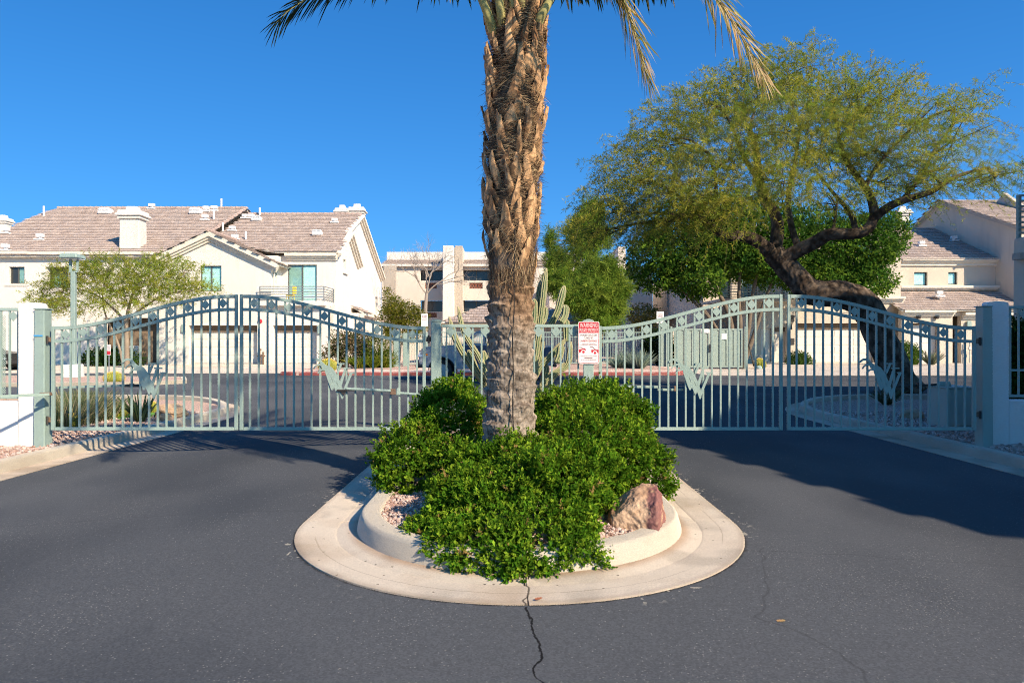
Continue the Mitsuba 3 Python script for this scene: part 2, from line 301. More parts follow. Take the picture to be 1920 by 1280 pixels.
i, j = np.meshgrid(np.arange(len(xs) - 1), np.arange(len(ys) - 1)); a = (j * len(xs) + i).ravel()
put('road', (gv, np.stack([a, a + 1, a + 1 + len(xs), a + len(xs)], 1)), 'asphalt', kind='structure', smooth=True, label='dark grey worn asphalt driveway around the island')

def sweep(path, prof, closed=False, cap=True, zoff=None):
    "profile [(offset to the left of travel, z)] along a 2-D path"
    p = np.array(path, float); n = len(p)
    if closed: d = np.roll(p, -1, 0) - np.roll(p, 1, 0)
    else: d = np.gradient(p, axis=0)
    d /= np.linalg.norm(d, axis=1, keepdims=True); nl = np.stack([-d[:, 1], d[:, 0]], 1)
    m = len(prof); V = np.empty((n, m, 3))
    zo = np.zeros(n) if zoff is None else zoff
    for k, (o, z) in enumerate(prof):
        V[:, k, :2] = p + nl * o; V[:, k, 2] = z + zo
    V = V.reshape(-1, 3); Fc = []
    for a in range(n if closed else n - 1):
        b = (a + 1) % n
        for k in range(m - 1):
            Fc += [[a * m + k, b * m + k, b * m + k + 1], [a * m + k, b * m + k + 1, a * m + k + 1]]
    if cap and not closed:
        for k in range(1, m - 1): Fc += [[0, k, k + 1], [(n - 1) * m, (n - 1) * m + k + 1, (n - 1) * m + k]]
    t = trimesh.Trimesh(V, np.array(Fc), process=False); return t
def stadium(cx, y0, y1, r, n=40):
    a = np.linspace(np.pi, 2 * np.pi, n)            # nose towards the camera, then the far end
    left = np.stack([cx + r * np.cos(a), y0 + r * np.sin(a)], 1)
    right = np.stack([cx + r * np.cos(a + np.pi), y1 + r * np.sin(a + np.pi)], 1)
    return np.vstack([left, np.linspace(left[-1], right[0], 14)[1:-1], right, np.linspace(right[-1], left[0], 14)[1:-1]])
ICX, IY0, IY1 = 0.055, 5.47, 10.6
KR, GR = 1.27, 1.715
island_in = Polygon(stadium(ICX, IY0, IY1, KR - 0.19))
# gutter slabs: joints at the tangent points and the nose; joints open 8 mm
def arc_path(a0, a1, r, n=26):
    a = np.linspace(a0, a1, n); return np.stack([ICX + r * np.cos(a), IY0 + r * np.sin(a)], 1)
gp = [(-KR * 0, 0)]
GUT = [(0.0, -0.02), (0.0, 0.010), (0.02, 0.014), (0.28, 0.006), (0.30, 0.000), (0.32, 0.004), (0.46, 0.022), (0.46, -0.02)]
ga = 0.005 / GR
gut = 'island_gutter'; info(gut, 'broad tan concrete gutter ringing the planted island', None, None, 'structure')
slabs = [arc_path(np.pi + ga, 1.5 * np.pi + 0.02 - ga, GR), arc_path(1.5 * np.pi + 0.02 + ga, 2 * np.pi - ga, GR)]
for s in (-1, 1):
    for y0, y1 in ((5.475, 7.9), (7.91, 10.6)):
        pts = np.stack([np.full(8, ICX + s * GR), np.linspace(y0, y1, 8)], 1)
        slabs.append(pts if s > 0 else pts[::-1])
slabs.append(np.stack([ICX + GR * np.cos(np.linspace(0, np.pi, 30)), IY1 + 0.005 + GR * np.sin(np.linspace(0, np.pi, 30))], 1))
for s in slabs: put('slab', sweep(s, GUT), 'gutter_concrete', gut, smooth=25)
KP = [(0.0, -0.03), (0.0, 0.0), (0.012, 0.06), (0.030, 0.120), (0.042, 0.140), (0.062, 0.150), (0.165, 0.150), (0.183, 0.142), (0.19, 0.125), (0.19, -0.03)]
kb = 'island_kerb'; info(kb, 'pale raised concrete kerb around the planted island', None, None, 'structure')
kr = KR
def karc(a0, a1): 
    a = np.linspace(a0, a1, 40); return np.stack([ICX + kr * np.cos(a), IY0 + kr * np.sin(a)], 1)
ksegs = [karc(np.pi, 2 * np.pi - 0.12 - 0.003), karc(2 * np.pi - 0.12 + 0.003, 2 * np.pi)]
for s in (-1, 1):
    for y0, y1 in ((5.474, 8.0), (8.006, 10.6)):
        pts = np.stack([np.full(8, ICX + s * kr), np.linspace(y0, y1, 8)], 1); ksegs.append(pts if s > 0 else pts[::-1])
ksegs.append(np.stack([ICX + kr * np.cos(np.linspace(0, np.pi, 30)), IY1 + 0.004 + kr * np.sin(np.linspace(0, np.pi, 30))], 1))
for s in ksegs: put('segment', sweep(s, KP), 'kerb_concrete', kb, smooth=35)
# planting soil of the island
def mound(poly, f, step=0.12):
    x0, y0, x1, y1 = poly.bounds; xs = np.arange(x0, x1 + step, step); ys = np.arange(y0, y1 + step, step); gx, gy = np.meshgrid(xs, ys)
    z = f(gx, gy); V = np.stack([gx, gy, z], -1).reshape(-1, 3)
    i, j = np.meshgrid(np.arange(len(xs) - 1), np.arange(len(ys) - 1)); a = (j * len(xs) + i).ravel()
    return V, np.stack([a, a + 1, a + 1 + len(xs), a + len(xs)], 1)
from shapely import contains_xy
def bed_mesh(poly, f, step):
    V, Q = mound(poly, f, step); c = V[Q].mean(1); big = poly.buffer(step * 0.2)
    return (V, Q[contains_xy(big, c[:, 0], c[:, 1])])
put('island_soil', bed_mesh(Polygon(stadium(ICX, IY0, IY1, KR - 0.10)), lambda x, y: 0.098 + 0.07 * ss(0.0, 0.8, 1.15 - np.hypot(x - ICX, np.minimum(0, y - IY0))) + 0.025 * meshkit.fbm(np.stack([x * 3, y * 3, 0 * x], -1), 3), 0.06), 'gravel_ground', kind='structure', smooth=True, label='pinkish crushed gravel filling the island planter')

# side kerbs and gravel beds
def side_path(s):
    if s < 0:
        a = np.linspace(0, np.pi / 2, 18)
        pts = [(-6.05, y) for y in np.linspace(-12, 14, 53)] + [(-9.05 + 3 * math.cos(t), 14 + 3 * math.sin(t)) for t in a[1:]] + [(x, 17.0) for x in np.linspace(-10, -45, 15)]
    else:
        a = np.linspace(np.pi, np.pi / 2, 18)
        pts = [(6.22, y) for y in np.linspace(-12, 14.2, 53)] + [(9.2 + 2.98 * math.cos(t), 14.2 + 2.98 * math.sin(t)) for t in a[1:]] + [(x, 17.18) for x in np.linspace(10, 45, 15)]
    return np.array(pts)
SK = [(0.0, -0.06), (0.0, 0.0), (0.02, 0.11), (0.035, 0.135), (0.055, 0.145), (0.17, 0.145), (0.185, 0.135), (0.19, 0.12), (0.19, -0.06)]
SG = [(-0.29, -0.04), (-0.29, 0.006), (-0.27, 0.010), (-0.02, 0.012), (-0.002, 0.016), (-0.002, -0.04)]
def flip(pf): return [(-o, z) for o, z in pf][::-1]
for s, nm, lab in ((-1, 'left', 'pale concrete kerb and gutter along the left bed'), (1, 'right', 'shaded concrete kerb and gutter along the right bed')):
    path = side_path(s); k = f'{nm}_kerb'; info(k, lab, None, None, 'structure'); cuts = [0, 20, 26, 32, 38, 46, 54, 62, 71, len(path) - 1]
    for a, b in zip(cuts[:-1], cuts[1:]):
        q = path[a:b + 1].copy(); q = np.vstack([[q[0]], q[1:-1], [q[-1] - (q[-1] - q[-2]) * 0.02]])
        z = road_z(q[:, 0], q[:, 1])
        put('segment', sweep(q, SK if s < 0 else flip(SK), zoff=z), 'kerb_concrete', k, smooth=35)
        put('gutter', sweep(q, SG if s < 0 else flip(SG), zoff=z), 'gutter_concrete', k, smooth=25)
    edge = np.array(Polygon(np.vstack([path, [[s * 60, 17.1], [s * 60, -12]]])).buffer(-0.14).exterior.coords)
    rel = lambda x, y: road_z(x, np.clip(y, -20, 12)) * 0 + 0.012 - 0.0 * x + 0.02 * meshkit.fbm(np.stack([x * 1.5, y * 1.5, 0 * x], -1), 3) - 0.01
    bedp = Polygon(edge).intersection(sbox(-26, -12, 26, 18))
    put(f'{nm}_bed', bed_mesh(bedp, rel, 0.25), 'gravel_ground', kind='structure', smooth=True, label=f'pink gravel bed on the {nm} beside the driveway')
    put('pavement', slab(Polygon(edge).difference(sbox(-26, -12, 26, 18)), -0.05, 0.02), 'earth', kind='structure')

# loose gravel: real stones close to the camera
pts = []
r = np.random.default_rng(3)
def stones(region_fn, n, seed, zf, s0=0.008, s1=0.017):
    r = np.random.default_rng(seed); q = region_fn(r, n); k = len(q)
    base = trimesh.creation.icosphere(subdivisions=0); bv, bf = base.vertices, base.faces
    sc = r.uniform(s0, s1, (k, 1, 1)) * r.uniform(0.6, 1.2, (k, 1, 3)); v = bv[None] * sc * (1 + 0.25 * r.normal(size=(k, len(bv), 1)).clip(-1, 1))
    th = r.random(k) * 6.28; c, s_ = np.cos(th)[:, None], np.sin(th)[:, None]
    v = np.stack([v[..., 0] * c - v[..., 1] * s_, v[..., 0] * s_ + v[..., 1] * c, v[..., 2]], -1)
    v += np.stack([q[:, 0], q[:, 1], zf(q[:, 0], q[:, 1])], -1)[:, None]
    f = (np.arange(k) * len(bv))[:, None, None] + bf[None]
    pal = np.array([[0.52, 0.38, 0.33], [0.42, 0.28, 0.23], [0.58, 0.47, 0.42], [0.30, 0.19, 0.16], [0.50, 0.40, 0.36]])[r.integers(0, 5, k)] * r.uniform(0.75, 1.15, (k, 1))
    return v.reshape(-1, 3), f.reshape(-1, 3), np.repeat(pal, len(bv), 0)
def reg_island(r, n):
    q = np.stack([r.uniform(-1.2, 1.3, n), r.uniform(4.25, 6.4, n)], 1)
    return q[contains_xy(island_in.buffer(0.02), q[:, 0], q[:, 1])]
def fz(x, y): return 0.108 + 0.07 * ss(0.0, 0.8, 1.15 - np.hypot(x - ICX, np.minimum(0, y - IY0))) + 0.025 * meshkit.fbm(np.stack([x * 3, y * 3, 0 * x], -1), 3)
v1 = stones(reg_island, 9000, 1, fz)
v2 = stones(lambda r, n: np.stack([-6.26 - 2.4 * r.random(n) ** 1.2, r.uniform(7.4, 14, n)], 1), 5200, 2, lambda x, y: 0.02 + 0 * x, 0.012, 0.026)
v3 = stones(lambda r, n: np.stack([6.46 + 2.6 * r.random(n) ** 1.2, r.uniform(7.6, 14, n)], 1), 4600, 4, lambda x, y: 0.02 + 0 * x, 0.012, 0.026)
for nm, (v, f, c), lab in (('gravel', v1, 'crushed pink gravel stones lying in the island planter'), ('gravel', v2, 'pink gravel stones along the left kerb by the white wall'), ('gravel', v3, 'shaded pink gravel stones along the right kerb')):
    put(nm, (v, f), 'vcol', kind='stuff', label=lab, color=c)
# dropped leaves and grit on the gutter and asphalt
leaf_spots = [(1456, 1165), (1003, 1131)]
for n_, (px, py) in enumerate(leaf_spots):
    Y = CAM_H * F / (py - 640); x = rx(px, Y); a = 0.5 * n_
    v, f, _ = blades(np.array([[x, Y, float(road_z(x, Y)) + (0.024 if abs(x - 0.05) < 1.7 and Y > 3.75 else 0.006)]]), np.array([[math.cos(a), math.sin(a), 0.10]]), np.array([[0.1, 0, 1.0]]), 0.05, 0.026, 0.15, 0.05, 2)
    put('fallen_leaf', (v, f), 'vcol', label=['tan dry leaf lying on the asphalt right of the island', 'reddish dry leaf on the gutter at the island nose', 'small brown leaf on the asphalt far right', 'brown leaf on the asphalt at left', 'dry leaf on the gutter right of the nose joint', 'curled leaf on the asphalt below the right gutter'][n_],
        category='leaf', color=np.tile([[0.42, 0.25, 0.10], [0.35, 0.12, 0.06]][n_ % 2], (7, 1)))

# far pavements
put('driveway', slab([(-60, 31), (-9.0, 31), (-10.8, 43), (-60, 43)], -0.05, 0.015), 'drive_concrete', kind='structure', label='pale concrete apron before the left garages')
put('driveway', slab([(8.3, 29), (60, 29), (60, 52), (8.3, 52)], -0.05, 0.015), 'drive_concrete', kind='structure', label='pale concrete apron before the right garages')
rk = [(-9.97, 29.4)] + [(-9.2, 29.0), (6.6, 29.0), (7.3, 29.2), (8.1, 31.5), (8.25, 34)]
rkp = np.array(curve(rk, 40))
put('red_kerb', sweep(rkp, [(0.0, -0.05), (0.0, 0.1), (0.03, 0.15), (0.16, 0.15), (0.16, -0.05)]), 'red_paint', kind='structure', label='red painted fire lane kerb behind the gate')
put('pavement', slab([(-9.9, 29.52), (-9.2, 29.13), (6.6, 29.13), (7.2, 29.35), (8.0, 31.5), (8.3, 34), (8.3, 66), (-10.5, 66)], -0.05, 0.145), 'walk_concrete', kind='structure', label='pinkish pavement behind the red kerb')
put('planting_soil', slab([(-9.6, 31.6), (-4.5, 31.8), (-4.5, 41), (-10.4, 41)], 0.0, 0.17), 'gravel_ground', kind='structure', label='planting soil left of the pool gate')
put('planting_soil', slab([(-1.2, 31.4), (7.4, 31.4), (7.6, 38), (-1.2, 38)], 0.0, 0.17), 'gravel_ground', kind='structure', label='planting soil in front of the pool fence')
put('planting_soil', slab([(-24, 21.5), (-12.6, 22.2), (-11.4, 23.6), (-12.4, 25.6), (-24, 27)], -0.05, 0.11), 'gravel_ground', kind='structure', label='gravel bed around the lamp post base')
put('planting_soil_kerb', slab(Polygon([(-24, 21.5), (-12.6, 22.2), (-11.4, 23.6), (-12.4, 25.6), (-24, 27)]).buffer(0.15).difference(Polygon([(-24, 21.5), (-12.6, 22.2), (-11.4, 23.6), (-12.4, 25.6), (-24, 27)]).buffer(-0.02)), -0.05, 0.13), 'kerb_concrete', kind='structure', label='concrete kerb around the lamp post bed')
# ---------------------------------------------------------------- gates, posts, fences
YG = 9.36
S = YG / F
def X(px): return (px - 960) * S
def Z(py): return CAM_H - (py - 640) * S
def smst(u): u = np.clip(u, 0, 1); return u * u * (3 - 2 * u)
EMB = dict(
    crest=[[(165, 250), (185, 200), (235, 160), (300, 148), (360, 165), (410, 200), (470, 275), (420, 300), (380, 240), (330, 200), (280, 195), (230, 210), (190, 245)],
           [(235, 400), (230, 375), (270, 320), (330, 285), (390, 270), (450, 300), (430, 335), (380, 315), (320, 320), (270, 355), (250, 395)],
           [(325, 508), (350, 465), (390, 420), (440, 398), (525, 400), (525, 440), (440, 430), (395, 450), (362, 490), (340, 515)]],
    body=[[(400, 200), (470, 270), (520, 312), (600, 330), (670, 370), (720, 440), (765, 500), (790, 545), (815, 620), (870, 720), (900, 810), (940, 935), (975, 900), (955, 1010), (930, 1110), (905, 1112), (845, 930), (815, 1005), (790, 1000), (722, 825), (690, 900), (660, 900), (600, 740), (560, 620), (520, 500), (508, 430), (430, 370), (395, 290)]],
    cut=[[(640, 590), (655, 590), (705, 712), (690, 722)], [(765, 690), (780, 690), (830, 815), (818, 825)]],
    strokes=[[(872, 288), (915, 288), (835, 480), (800, 520), (788, 470)], [(803, 262), (968, 262), (960, 286), (808, 286)],
             [(868, 705), (965, 398), (1010, 398), (905, 790), (880, 780)], [(925, 370), (1115, 370), (1110, 396), (930, 396)],
             [(920, 960), (1108, 490), (1165, 490), (975, 960), (925, 1105)], [(1060, 480), (1215, 480), (1210, 503), (1065, 503)]])
def emblem(px_shift, y0):
    t = lambda q: Polygon([(X(1240 + a / 12.8 + px_shift), Z(660 + b / 12.8)) for a, b in q])
    shape = unary_union([t(q).buffer(0) for k in ('crest', 'body', 'strokes') for q in EMB[k]])
    for q in EMB['cut']: shape = shape.difference(t(q).buffer(0))
    return plate(shape.buffer(0.002).simplify(0.0008), y0, y0 + 0.012)
def gate_leaf(x0, x1, high_right, first_bar, step, dia, eshift, label):
    t = thing('gate_leaf', label, 'gate', 'driveway gate leaves')
    xl, xr = X(x0), X(x1)
    def top(x):
        u = (np.asarray(x) - xl) / (xr - xl); u = u if high_right else 1 - u
        return Z(612) + (Z(552.5) - Z(612)) * smst((u - 0.02) / 0.94)
    sw = 0.05
    put('hinge_stile' if high_right == (x0 < 960) and x0 != 1122 else 'stile', cbox(xl, xl + sw, YG - 0.025, YG + 0.025, Z(806), float(top(xl)) + 0.005, 0.004), 'gate_paint', t)
    put('stile', cbox(xr - sw, xr, YG - 0.025, YG + 0.025, Z(806), float(top(xr)) + 0.005, 0.004), 'gate_paint', t)
    xs = np.linspace(xl + sw, xr - sw, 48)
    for nm, off, th in (('top_rail', 0.0, 0.046), ('second_rail', 0.182, 0.042)):
        up = top(xs) - off
        put(nm, plate(np.vstack([np.stack([xs, up], 1), np.stack([xs, up - th], 1)[::-1]]), YG - 0.024, YG + 0.024), 'gate_paint', t)
    put('bottom_rail', cbox(xl + sw, xr - sw, YG - 0.022, YG + 0.022, Z(806.5), Z(800.5), 0.004), 'gate_paint', t)
    bars = [first_bar + step * k for k in range(20)]
    for b in bars:
        x = X(b)
        if xl + sw < x < xr - sw: put('bar', box(x - 0.0115, x + 0.0115, YG - 0.0115, YG + 0.0115, Z(801), float(top(x)) - 0.02), 'gate_paint', t)
    for d in range(10):
        x = X(first_bar + step * (2 * d + 0.5 if dia == 0 else 2 * d + dia)); zc = float(top(x)) - 0.114; h = 0.066
        put('diamond', plate([(x - h * 0.92, zc), (x, zc + h * 1.05), (x + h * 0.92, zc), (x, zc - h * 1.05)], YG - 0.018, YG - 0.013), 'gate_paint', t)
    put('emblem', emblem(eshift, YG - 0.032), 'gate_paint', t, label='cut steel plate of a crested bird running into a letter W')
    return t
gate_leaf(97, 447, True, 116.2, 16.35, 0, -1021, 'leftmost gate leaf, sage green, hung on the tall post by the white wall')
gate_leaf(450, 799, False, 468.75, 16.48, 0, -669, 'second gate leaf from the left, sage green, its arch falling towards the island post')
gate_leaf(1122, 1467, True, 1138.5, 16.35, 0, 0, 'third gate leaf from the left, sage green, rising rightwards from the warning sign post')
gate_leaf(1475, 1829, False, 1493.5, 16.6, 0, 357, 'rightmost gate leaf, wholly in shade, before the leaning tree trunk')

def post(name, label, x0, x1, ztop, zbot, y0=9.28, depth=0.15, domed=False, group=None):
    t = thing(name, label, 'post', group)
    put('shaft', cbox(x0, x1, y0, y0 + depth, zbot, ztop, 0.008), 'gate_paint', t)
    if domed:
        a = np.linspace(0, np.pi, 15); c = (x0 + x1) / 2; r = (x1 - x0) / 2
        put('cap', plate(np.stack([c + r * np.cos(a), ztop + 0.001 + 0.035 * np.sin(a)], 1), y0 + 0.004, y0 + depth - 0.004), 'gate_paint', t)
    else: put('cap', cbox(x0 - 0.004, x1 + 0.004, y0 - 0.004, y0 + depth + 0.004, ztop + 0.001, ztop + 0.016, 0.006), 'gate_paint', t)
    return t
lp = post('gate_post', 'tall sage green gate post with a strip of blue tape, beside the white pillar', rx(62, 9.28), rx(83, 9.28), rz(580, 9.28), -0.1, depth=0.2)
tp = put('blue_tape', box(rx(63, 9.28), rx(80, 9.28), 9.276, 9.279, rz(630.5, 9.28), rz(628, 9.28)), 'tape_blue', lp)
rp = post('gate_post', 'tall gate post in deep shade at the right end of the gate', rx(1843, 9.28), rx(1863, 9.28), rz(575, 9.28), -0.1, depth=0.2)
mp = post('gate_post', 'short round-topped gate post left of the palm', rx(807, 9.28), rx(828, 9.28), rz(603, 9.28), 0.0, domed=True)
sp = post('gate_post', 'short round-topped post that carries the warning sign', rx(1093, 9.28), rx(1114, 9.28), rz(603, 9.28), 0.0, domed=True)
# fence on the island between the two short posts
t = thing('island_fence', 'short straight sage green fence behind the palm trunk', 'fence')
xa, xb = rx(828, 9.35), rx(1093, 9.35)
put('top_rail', cbox(xa, xb, 9.335, 9.38, Z(614), Z(608), 0.004), 'gate_paint', t)
put('bottom_rail', cbox(xa, xb, 9.335, 9.38, 0.24, 0.285, 0.004), 'gate_paint', t)
for k in range(16):
    x = X(837.3 + 16.45 * k)
    if x < xb - 0.02: put('bar', box(x - 0.011, x + 0.011, 9.346, 9.369, 0.27, Z(611)), 'gate_paint', t)
for k in range(8):
    x = X(845 + 32.9 * k); zc = Z(622.5); h = 0.066
    if x < xb - 0.05: put('diamond', plate([(x - h, zc), (x - h * .3, zc + h), (x + h * .3, zc + h), (x + h, zc), (x, zc - h * 1.1)], 9.338, 9.343), 'gate_paint', t)
# hinges, arms and operators
for x, y_, side in ((X(97), 637, -1), (X(97), 787, -1), (X(1829), 640, 1), (X(1829), 777, 1), (X(799), 636, 1)):
    lab = {-1: {637: 'upper rusty hinge of the leftmost gate leaf', 787: 'lower rusty hinge of the leftmost gate leaf'}, 1: {640: 'upper dark hinge at the shaded right gate post', 777: 'lower dark hinge at the shaded right gate post', 636: 'rusty hinge at the post left of the palm'}}[side][y_]
    t = thing('hinge_assembly', lab, 'hinge'); x2 = x + side * 0.075
    put('bracket', cbox(x, x2, YG - 0.03, YG + 0.02, Z(y_ + 4), Z(y_ - 5), 0.005), 'rust_metal', t)
    put('pin', trimesh.creation.cylinder(0.014, 0.11, sections=10, transform=trimesh.transformations.translation_matrix(((x + x2) / 2, YG - 0.035, Z(y_)))), 'dark_metal', t)
t = thing('gate_operator_arm', 'long thin gate opener arm crossing the white pillar at left', 'gate opener')
pa_, pb_ = P3(0, 743, 8.66), P3(92, 739, 9.1)
put('arm', beam(pa_ + (pa_ - pb_) * 1.2, pb_, 0.026, 0.034), 'gate_paint', t)
put('joint', cbox(rx(82, 9.2), rx(101, 9.2), 9.09, 9.2, rz(741, 9.2), rz(735, 9.2), 0.006), 'rust_metal', t)
t = thing('gate_operator_arm', 'opener arm behind the lower bars of the leftmost gate leaf', 'gate opener')
put('arm', beam((X(101), 9.45, Z(727)), (X(268), 9.45, Z(722)), 0.03, 0.03), 'gate_paint', t)
put('bracket', cbox(X(228), X(262), 9.42, 9.47, Z(726), Z(721), 0.006), 'dark_metal', t); put('joint', lathe([(0, -.02), (.03, -.02), (.03, .02), (0, .02)], 10, (X(241), 9.44, Z(722))), 'rust_metal', t)
t = thing('gate_operator_arm', 'opener arm with rusty joint left of the palm', 'gate opener')
put('arm', tube([(X(652), 9.30, Z(728)), (X(735), 9.30, Z(732))], 0.019, 10), 'gate_paint', t); put('rod', tube([(X(748), 9.32, Z(736)), (X(800), 9.32, Z(740))], 0.017, 10), 'gate_paint', t)
put('joint', cbox(X(733), X(744), 9.28, 9.34, Z(739), Z(728), 0.006), 'rust_metal', t); put('clamp', cbox(X(744), X(752), 9.29, 9.34, Z(740), Z(727), 0.006), 'gate_paint', t)
put('bracket', cbox(X(633), X(667), 9.29, 9.335, Z(732.5), Z(729.5), 0.004), 'dark_metal', t); put('plate', plate([(X(638), Z(732)), (X(650), Z(732)), (X(646), Z(741))], 9.31, 9.32), 'dark_metal', t)
t = thing('gate_operator_arm', 'opener arm behind the third gate leaf, low by the bird emblem', 'gate opener')
put('arm', beam((X(1148), 9.46, Z(725)), (X(1236), 9.46, Z(726)), 0.032), 'gate_paint', t); put('rod', beam((X(1236), 9.46, Z(731)), (X(1284), 9.46, Z(731)), 0.03), 'gate_paint', t)
put('joint', cbox(X(1266), X(1274), 9.43, 9.48, Z(734), Z(724), 0.005), 'rust_metal', t)
t = thing('gate_operator_arm', 'opener arm in shade reaching over the operator box at right', 'gate opener')
put('arm', beam((X(1690), 9.5, Z(726)), (X(1780), 9.62, Z(723)), 0.03), 'dark_metal', t); put('joint', cbox(X(1732), X(1742), 9.5, 9.58, Z(730), Z(718), 0.006), 'dark_metal', t); put('head', cbox(X(1778), X(1802), 9.55, 9.66, Z(726), Z(717), 0.01), 'gate_paint', t)
t = thing('operator_cabinet', 'green gate operator box standing in shade beside the right post', 'cabinet')
put('housing', cbox(rx(1776, 11.3), rx(1832, 11.3), 11.3, 11.9, 0.0, rz(728, 11.3), 0.01), 'gate_paint', t); put('lid', cbox(rx(1774, 11.3), rx(1834, 11.3), 11.28, 11.92, rz(728, 11.3), rz(725, 11.3), 0.006), 'gate_paint', t)
put('door', cbox(rx(1779, 11.3), rx(1829, 11.3), 11.288, 11.30, 0.06, rz(733, 11.3), 0.004), 'gate_paint', t)
t = thing('operator_cabinet', 'low green gate operator box behind the fence near the sign', 'cabinet')
put('housing', cbox(rx(1046, 9.7), rx(1090, 9.7), 9.6, 10.1, 0.1, rz(728, 9.7), 0.01), 'gate_paint', t); put('lid', cbox(rx(1044, 9.7), rx(1092, 9.7), 9.58, 10.12, rz(728, 9.7), rz(725, 9.7), 0.006), 'gate_paint', t)
put('shackle', tube(curve([P3(1073, 724, 9.7), P3(1070, 719, 9.7), P3(1074, 716, 9.7), P3(1080, 718, 9.7), P3(1078, 724, 9.7)], 14), 0.012, 8), 'grey_metal', t)

# warning sign
ws = thing('warning_sign', 'red and white tow-away warning sign on the short post by the palm', 'sign')
sx0, sx1, sz0, sz1 = rx(1084, 9.25), rx(1124, 9.25), rz(682, 9.25), rz(602.5, 9.25)
W_, H_ = sx1 - sx0, sz1 - sz0
def rr(x0, x1, z0, z1, r): return sbox(x0 + r, z0 + r, x1 - r, z1 - r).buffer(r, quad_segs=5)
def su(u, v): return sx0 + u * W_, sz1 - v * H_
put('panel', plate(rr(sx0, sx1, sz0, sz1, 0.028), 9.262, 9.268), 'sign_white', ws)
put('border', plate(rr(sx0 + .008, sx1 - .008, sz0 + .008, sz1 - .008, 0.022).difference(rr(sx0 + .014, sx1 - .014, sz0 + .014, sz1 - .014, 0.018)), 9.2600, 9.2618), 'sign_red', ws)
hd = rr(sx0 + .0145, sx1 - .0145, sz0, sz1 - .0145, 0.018).intersection(sbox(sx0, sz1 - 0.272 * H_, sx1, sz1))
put('header', plate(hd, 9.2600, 9.2618), 'sign_red', ws)
def words(txt, cu, v, hgt, wid, m, bold, dep=0.0012, y=9.2600):
    q = meshkit.text_mesh(txt, hgt, dep, bold); b = q.bounds; k = wid * W_ / (b[1][0] - b[0][0])
    vv = q.vertices - [(b[0][0] + b[1][0]) / 2, b[0][1], 0]; vv[:, 0] *= k
    cx, cz = su(cu, v); q.vertices = np.stack([vv[:, 0] + cx, y - vv[:, 2], vv[:, 1] + cz], 1); return put('lettering', q, m, ws)
words('WARNING', 0.5, 0.135, 0.052, 0.82, 'sign_white', False)
words('PRIVATE PROPERTY', 0.5, 0.250, 0.050, 0.88, 'sign_white', False)
words('PARKING VIOLATORS', 0.5, 0.345, 0.024, 0.78, 'sign_ink', False)
words('TOWED AT', 0.5, 0.412, 0.028, 0.42, 'sign_ink', False)
words("OWNER'S EXPENSE", 0.5, 0.482, 0.026, 0.78, 'sign_red', False)
for v, w in ((0.525, 0.62), (0.555, 0.76), (0.82, 0.8), (0.905, 0.74)):
    cx, cz = su(0.5, v); put('small_print_line', box(cx - w * W_ / 2, cx + w * W_ / 2, 9.2607, 9.2618, cz - 0.004, cz + 0.004), 'sign_ink', ws)
cx, cz = su(0.5, 0.862); put('small_print_line', box(cx - 0.2 * W_, cx + 0.18 * W_, 9.2607, 9.2618, cz - 0.009, cz + 0.009), 'sign_ink', ws)
for pts, wc in (([(0.05, 0.66), (0.16, 0.65), (0.2, 0.635), (0.33, 0.635), (0.36, 0.66), (0.37, 0.685), (0.3, 0.69), (0.12, 0.725), (0.05, 0.735)], (0.255, 0.718)),
                ([(0.62, 0.665), (0.95, 0.665), (0.95, 0.74), (0.66, 0.74), (0.62, 0.725)], (0.80, 0.742))):
    wx, wz = su(*wc); wh = Point(wx, wz)
    put('tow_symbol', plate(Polygon([su(*q) for q in pts]).difference(wh.buffer(0.032)).union(wh.buffer(0.018)), 9.2600, 9.2618), 'sign_red', ws)
put('tow_symbol', plate(LineString([su(0.57, 0.60), su(0.66, 0.597), su(0.82, 0.665)]).buffer(0.006), 9.2600, 9.2618), 'sign_ink', ws)
put('tow_symbol', plate(LineString([su(0.08, 0.612), su(0.17, 0.612), su(0.22, 0.64)]).buffer(0.005), 9.2600, 9.2618), 'sign_ink', ws)

# white pillar, wall and mesh fence at left; shaded pillar, wall and fence at right
t = thing('wall_pillar', 'bright white round-topped stucco pillar at the left edge', 'pillar')
x0, x1 = rx(37, 9.36), rx(80, 9.36); a = np.linspace(0, np.pi, 16); c = (x0 + x1) / 2
put('shaft', plate(np.vstack([[(x0, -0.1), (x1, -0.1), (x1, rz(574, 9.36))], np.stack([c + (x1 - x0) / 2 * np.cos(a), rz(574, 9.36) + 0.05 * np.sin(a) ** 0.6], 1)[1:-1], [(x0, rz(574, 9.36))]]), 9.335, 9.46), 'stucco_near', t)
t = thing('low_wall', 'low white stucco wall under the mesh fence at left', 'wall'); put('body', cbox(-22, x0 - 0.002, 9.34, 9.52, -0.1, rz(752, 9.4), 0.02), 'stucco_near', t)
put('return_wall', cbox(x1 + 0.001, x1 + 0.001 + 0.18, 9.5, 9.66, -0.1, 1.6, 0.02), 'stucco_near', t) if False else None
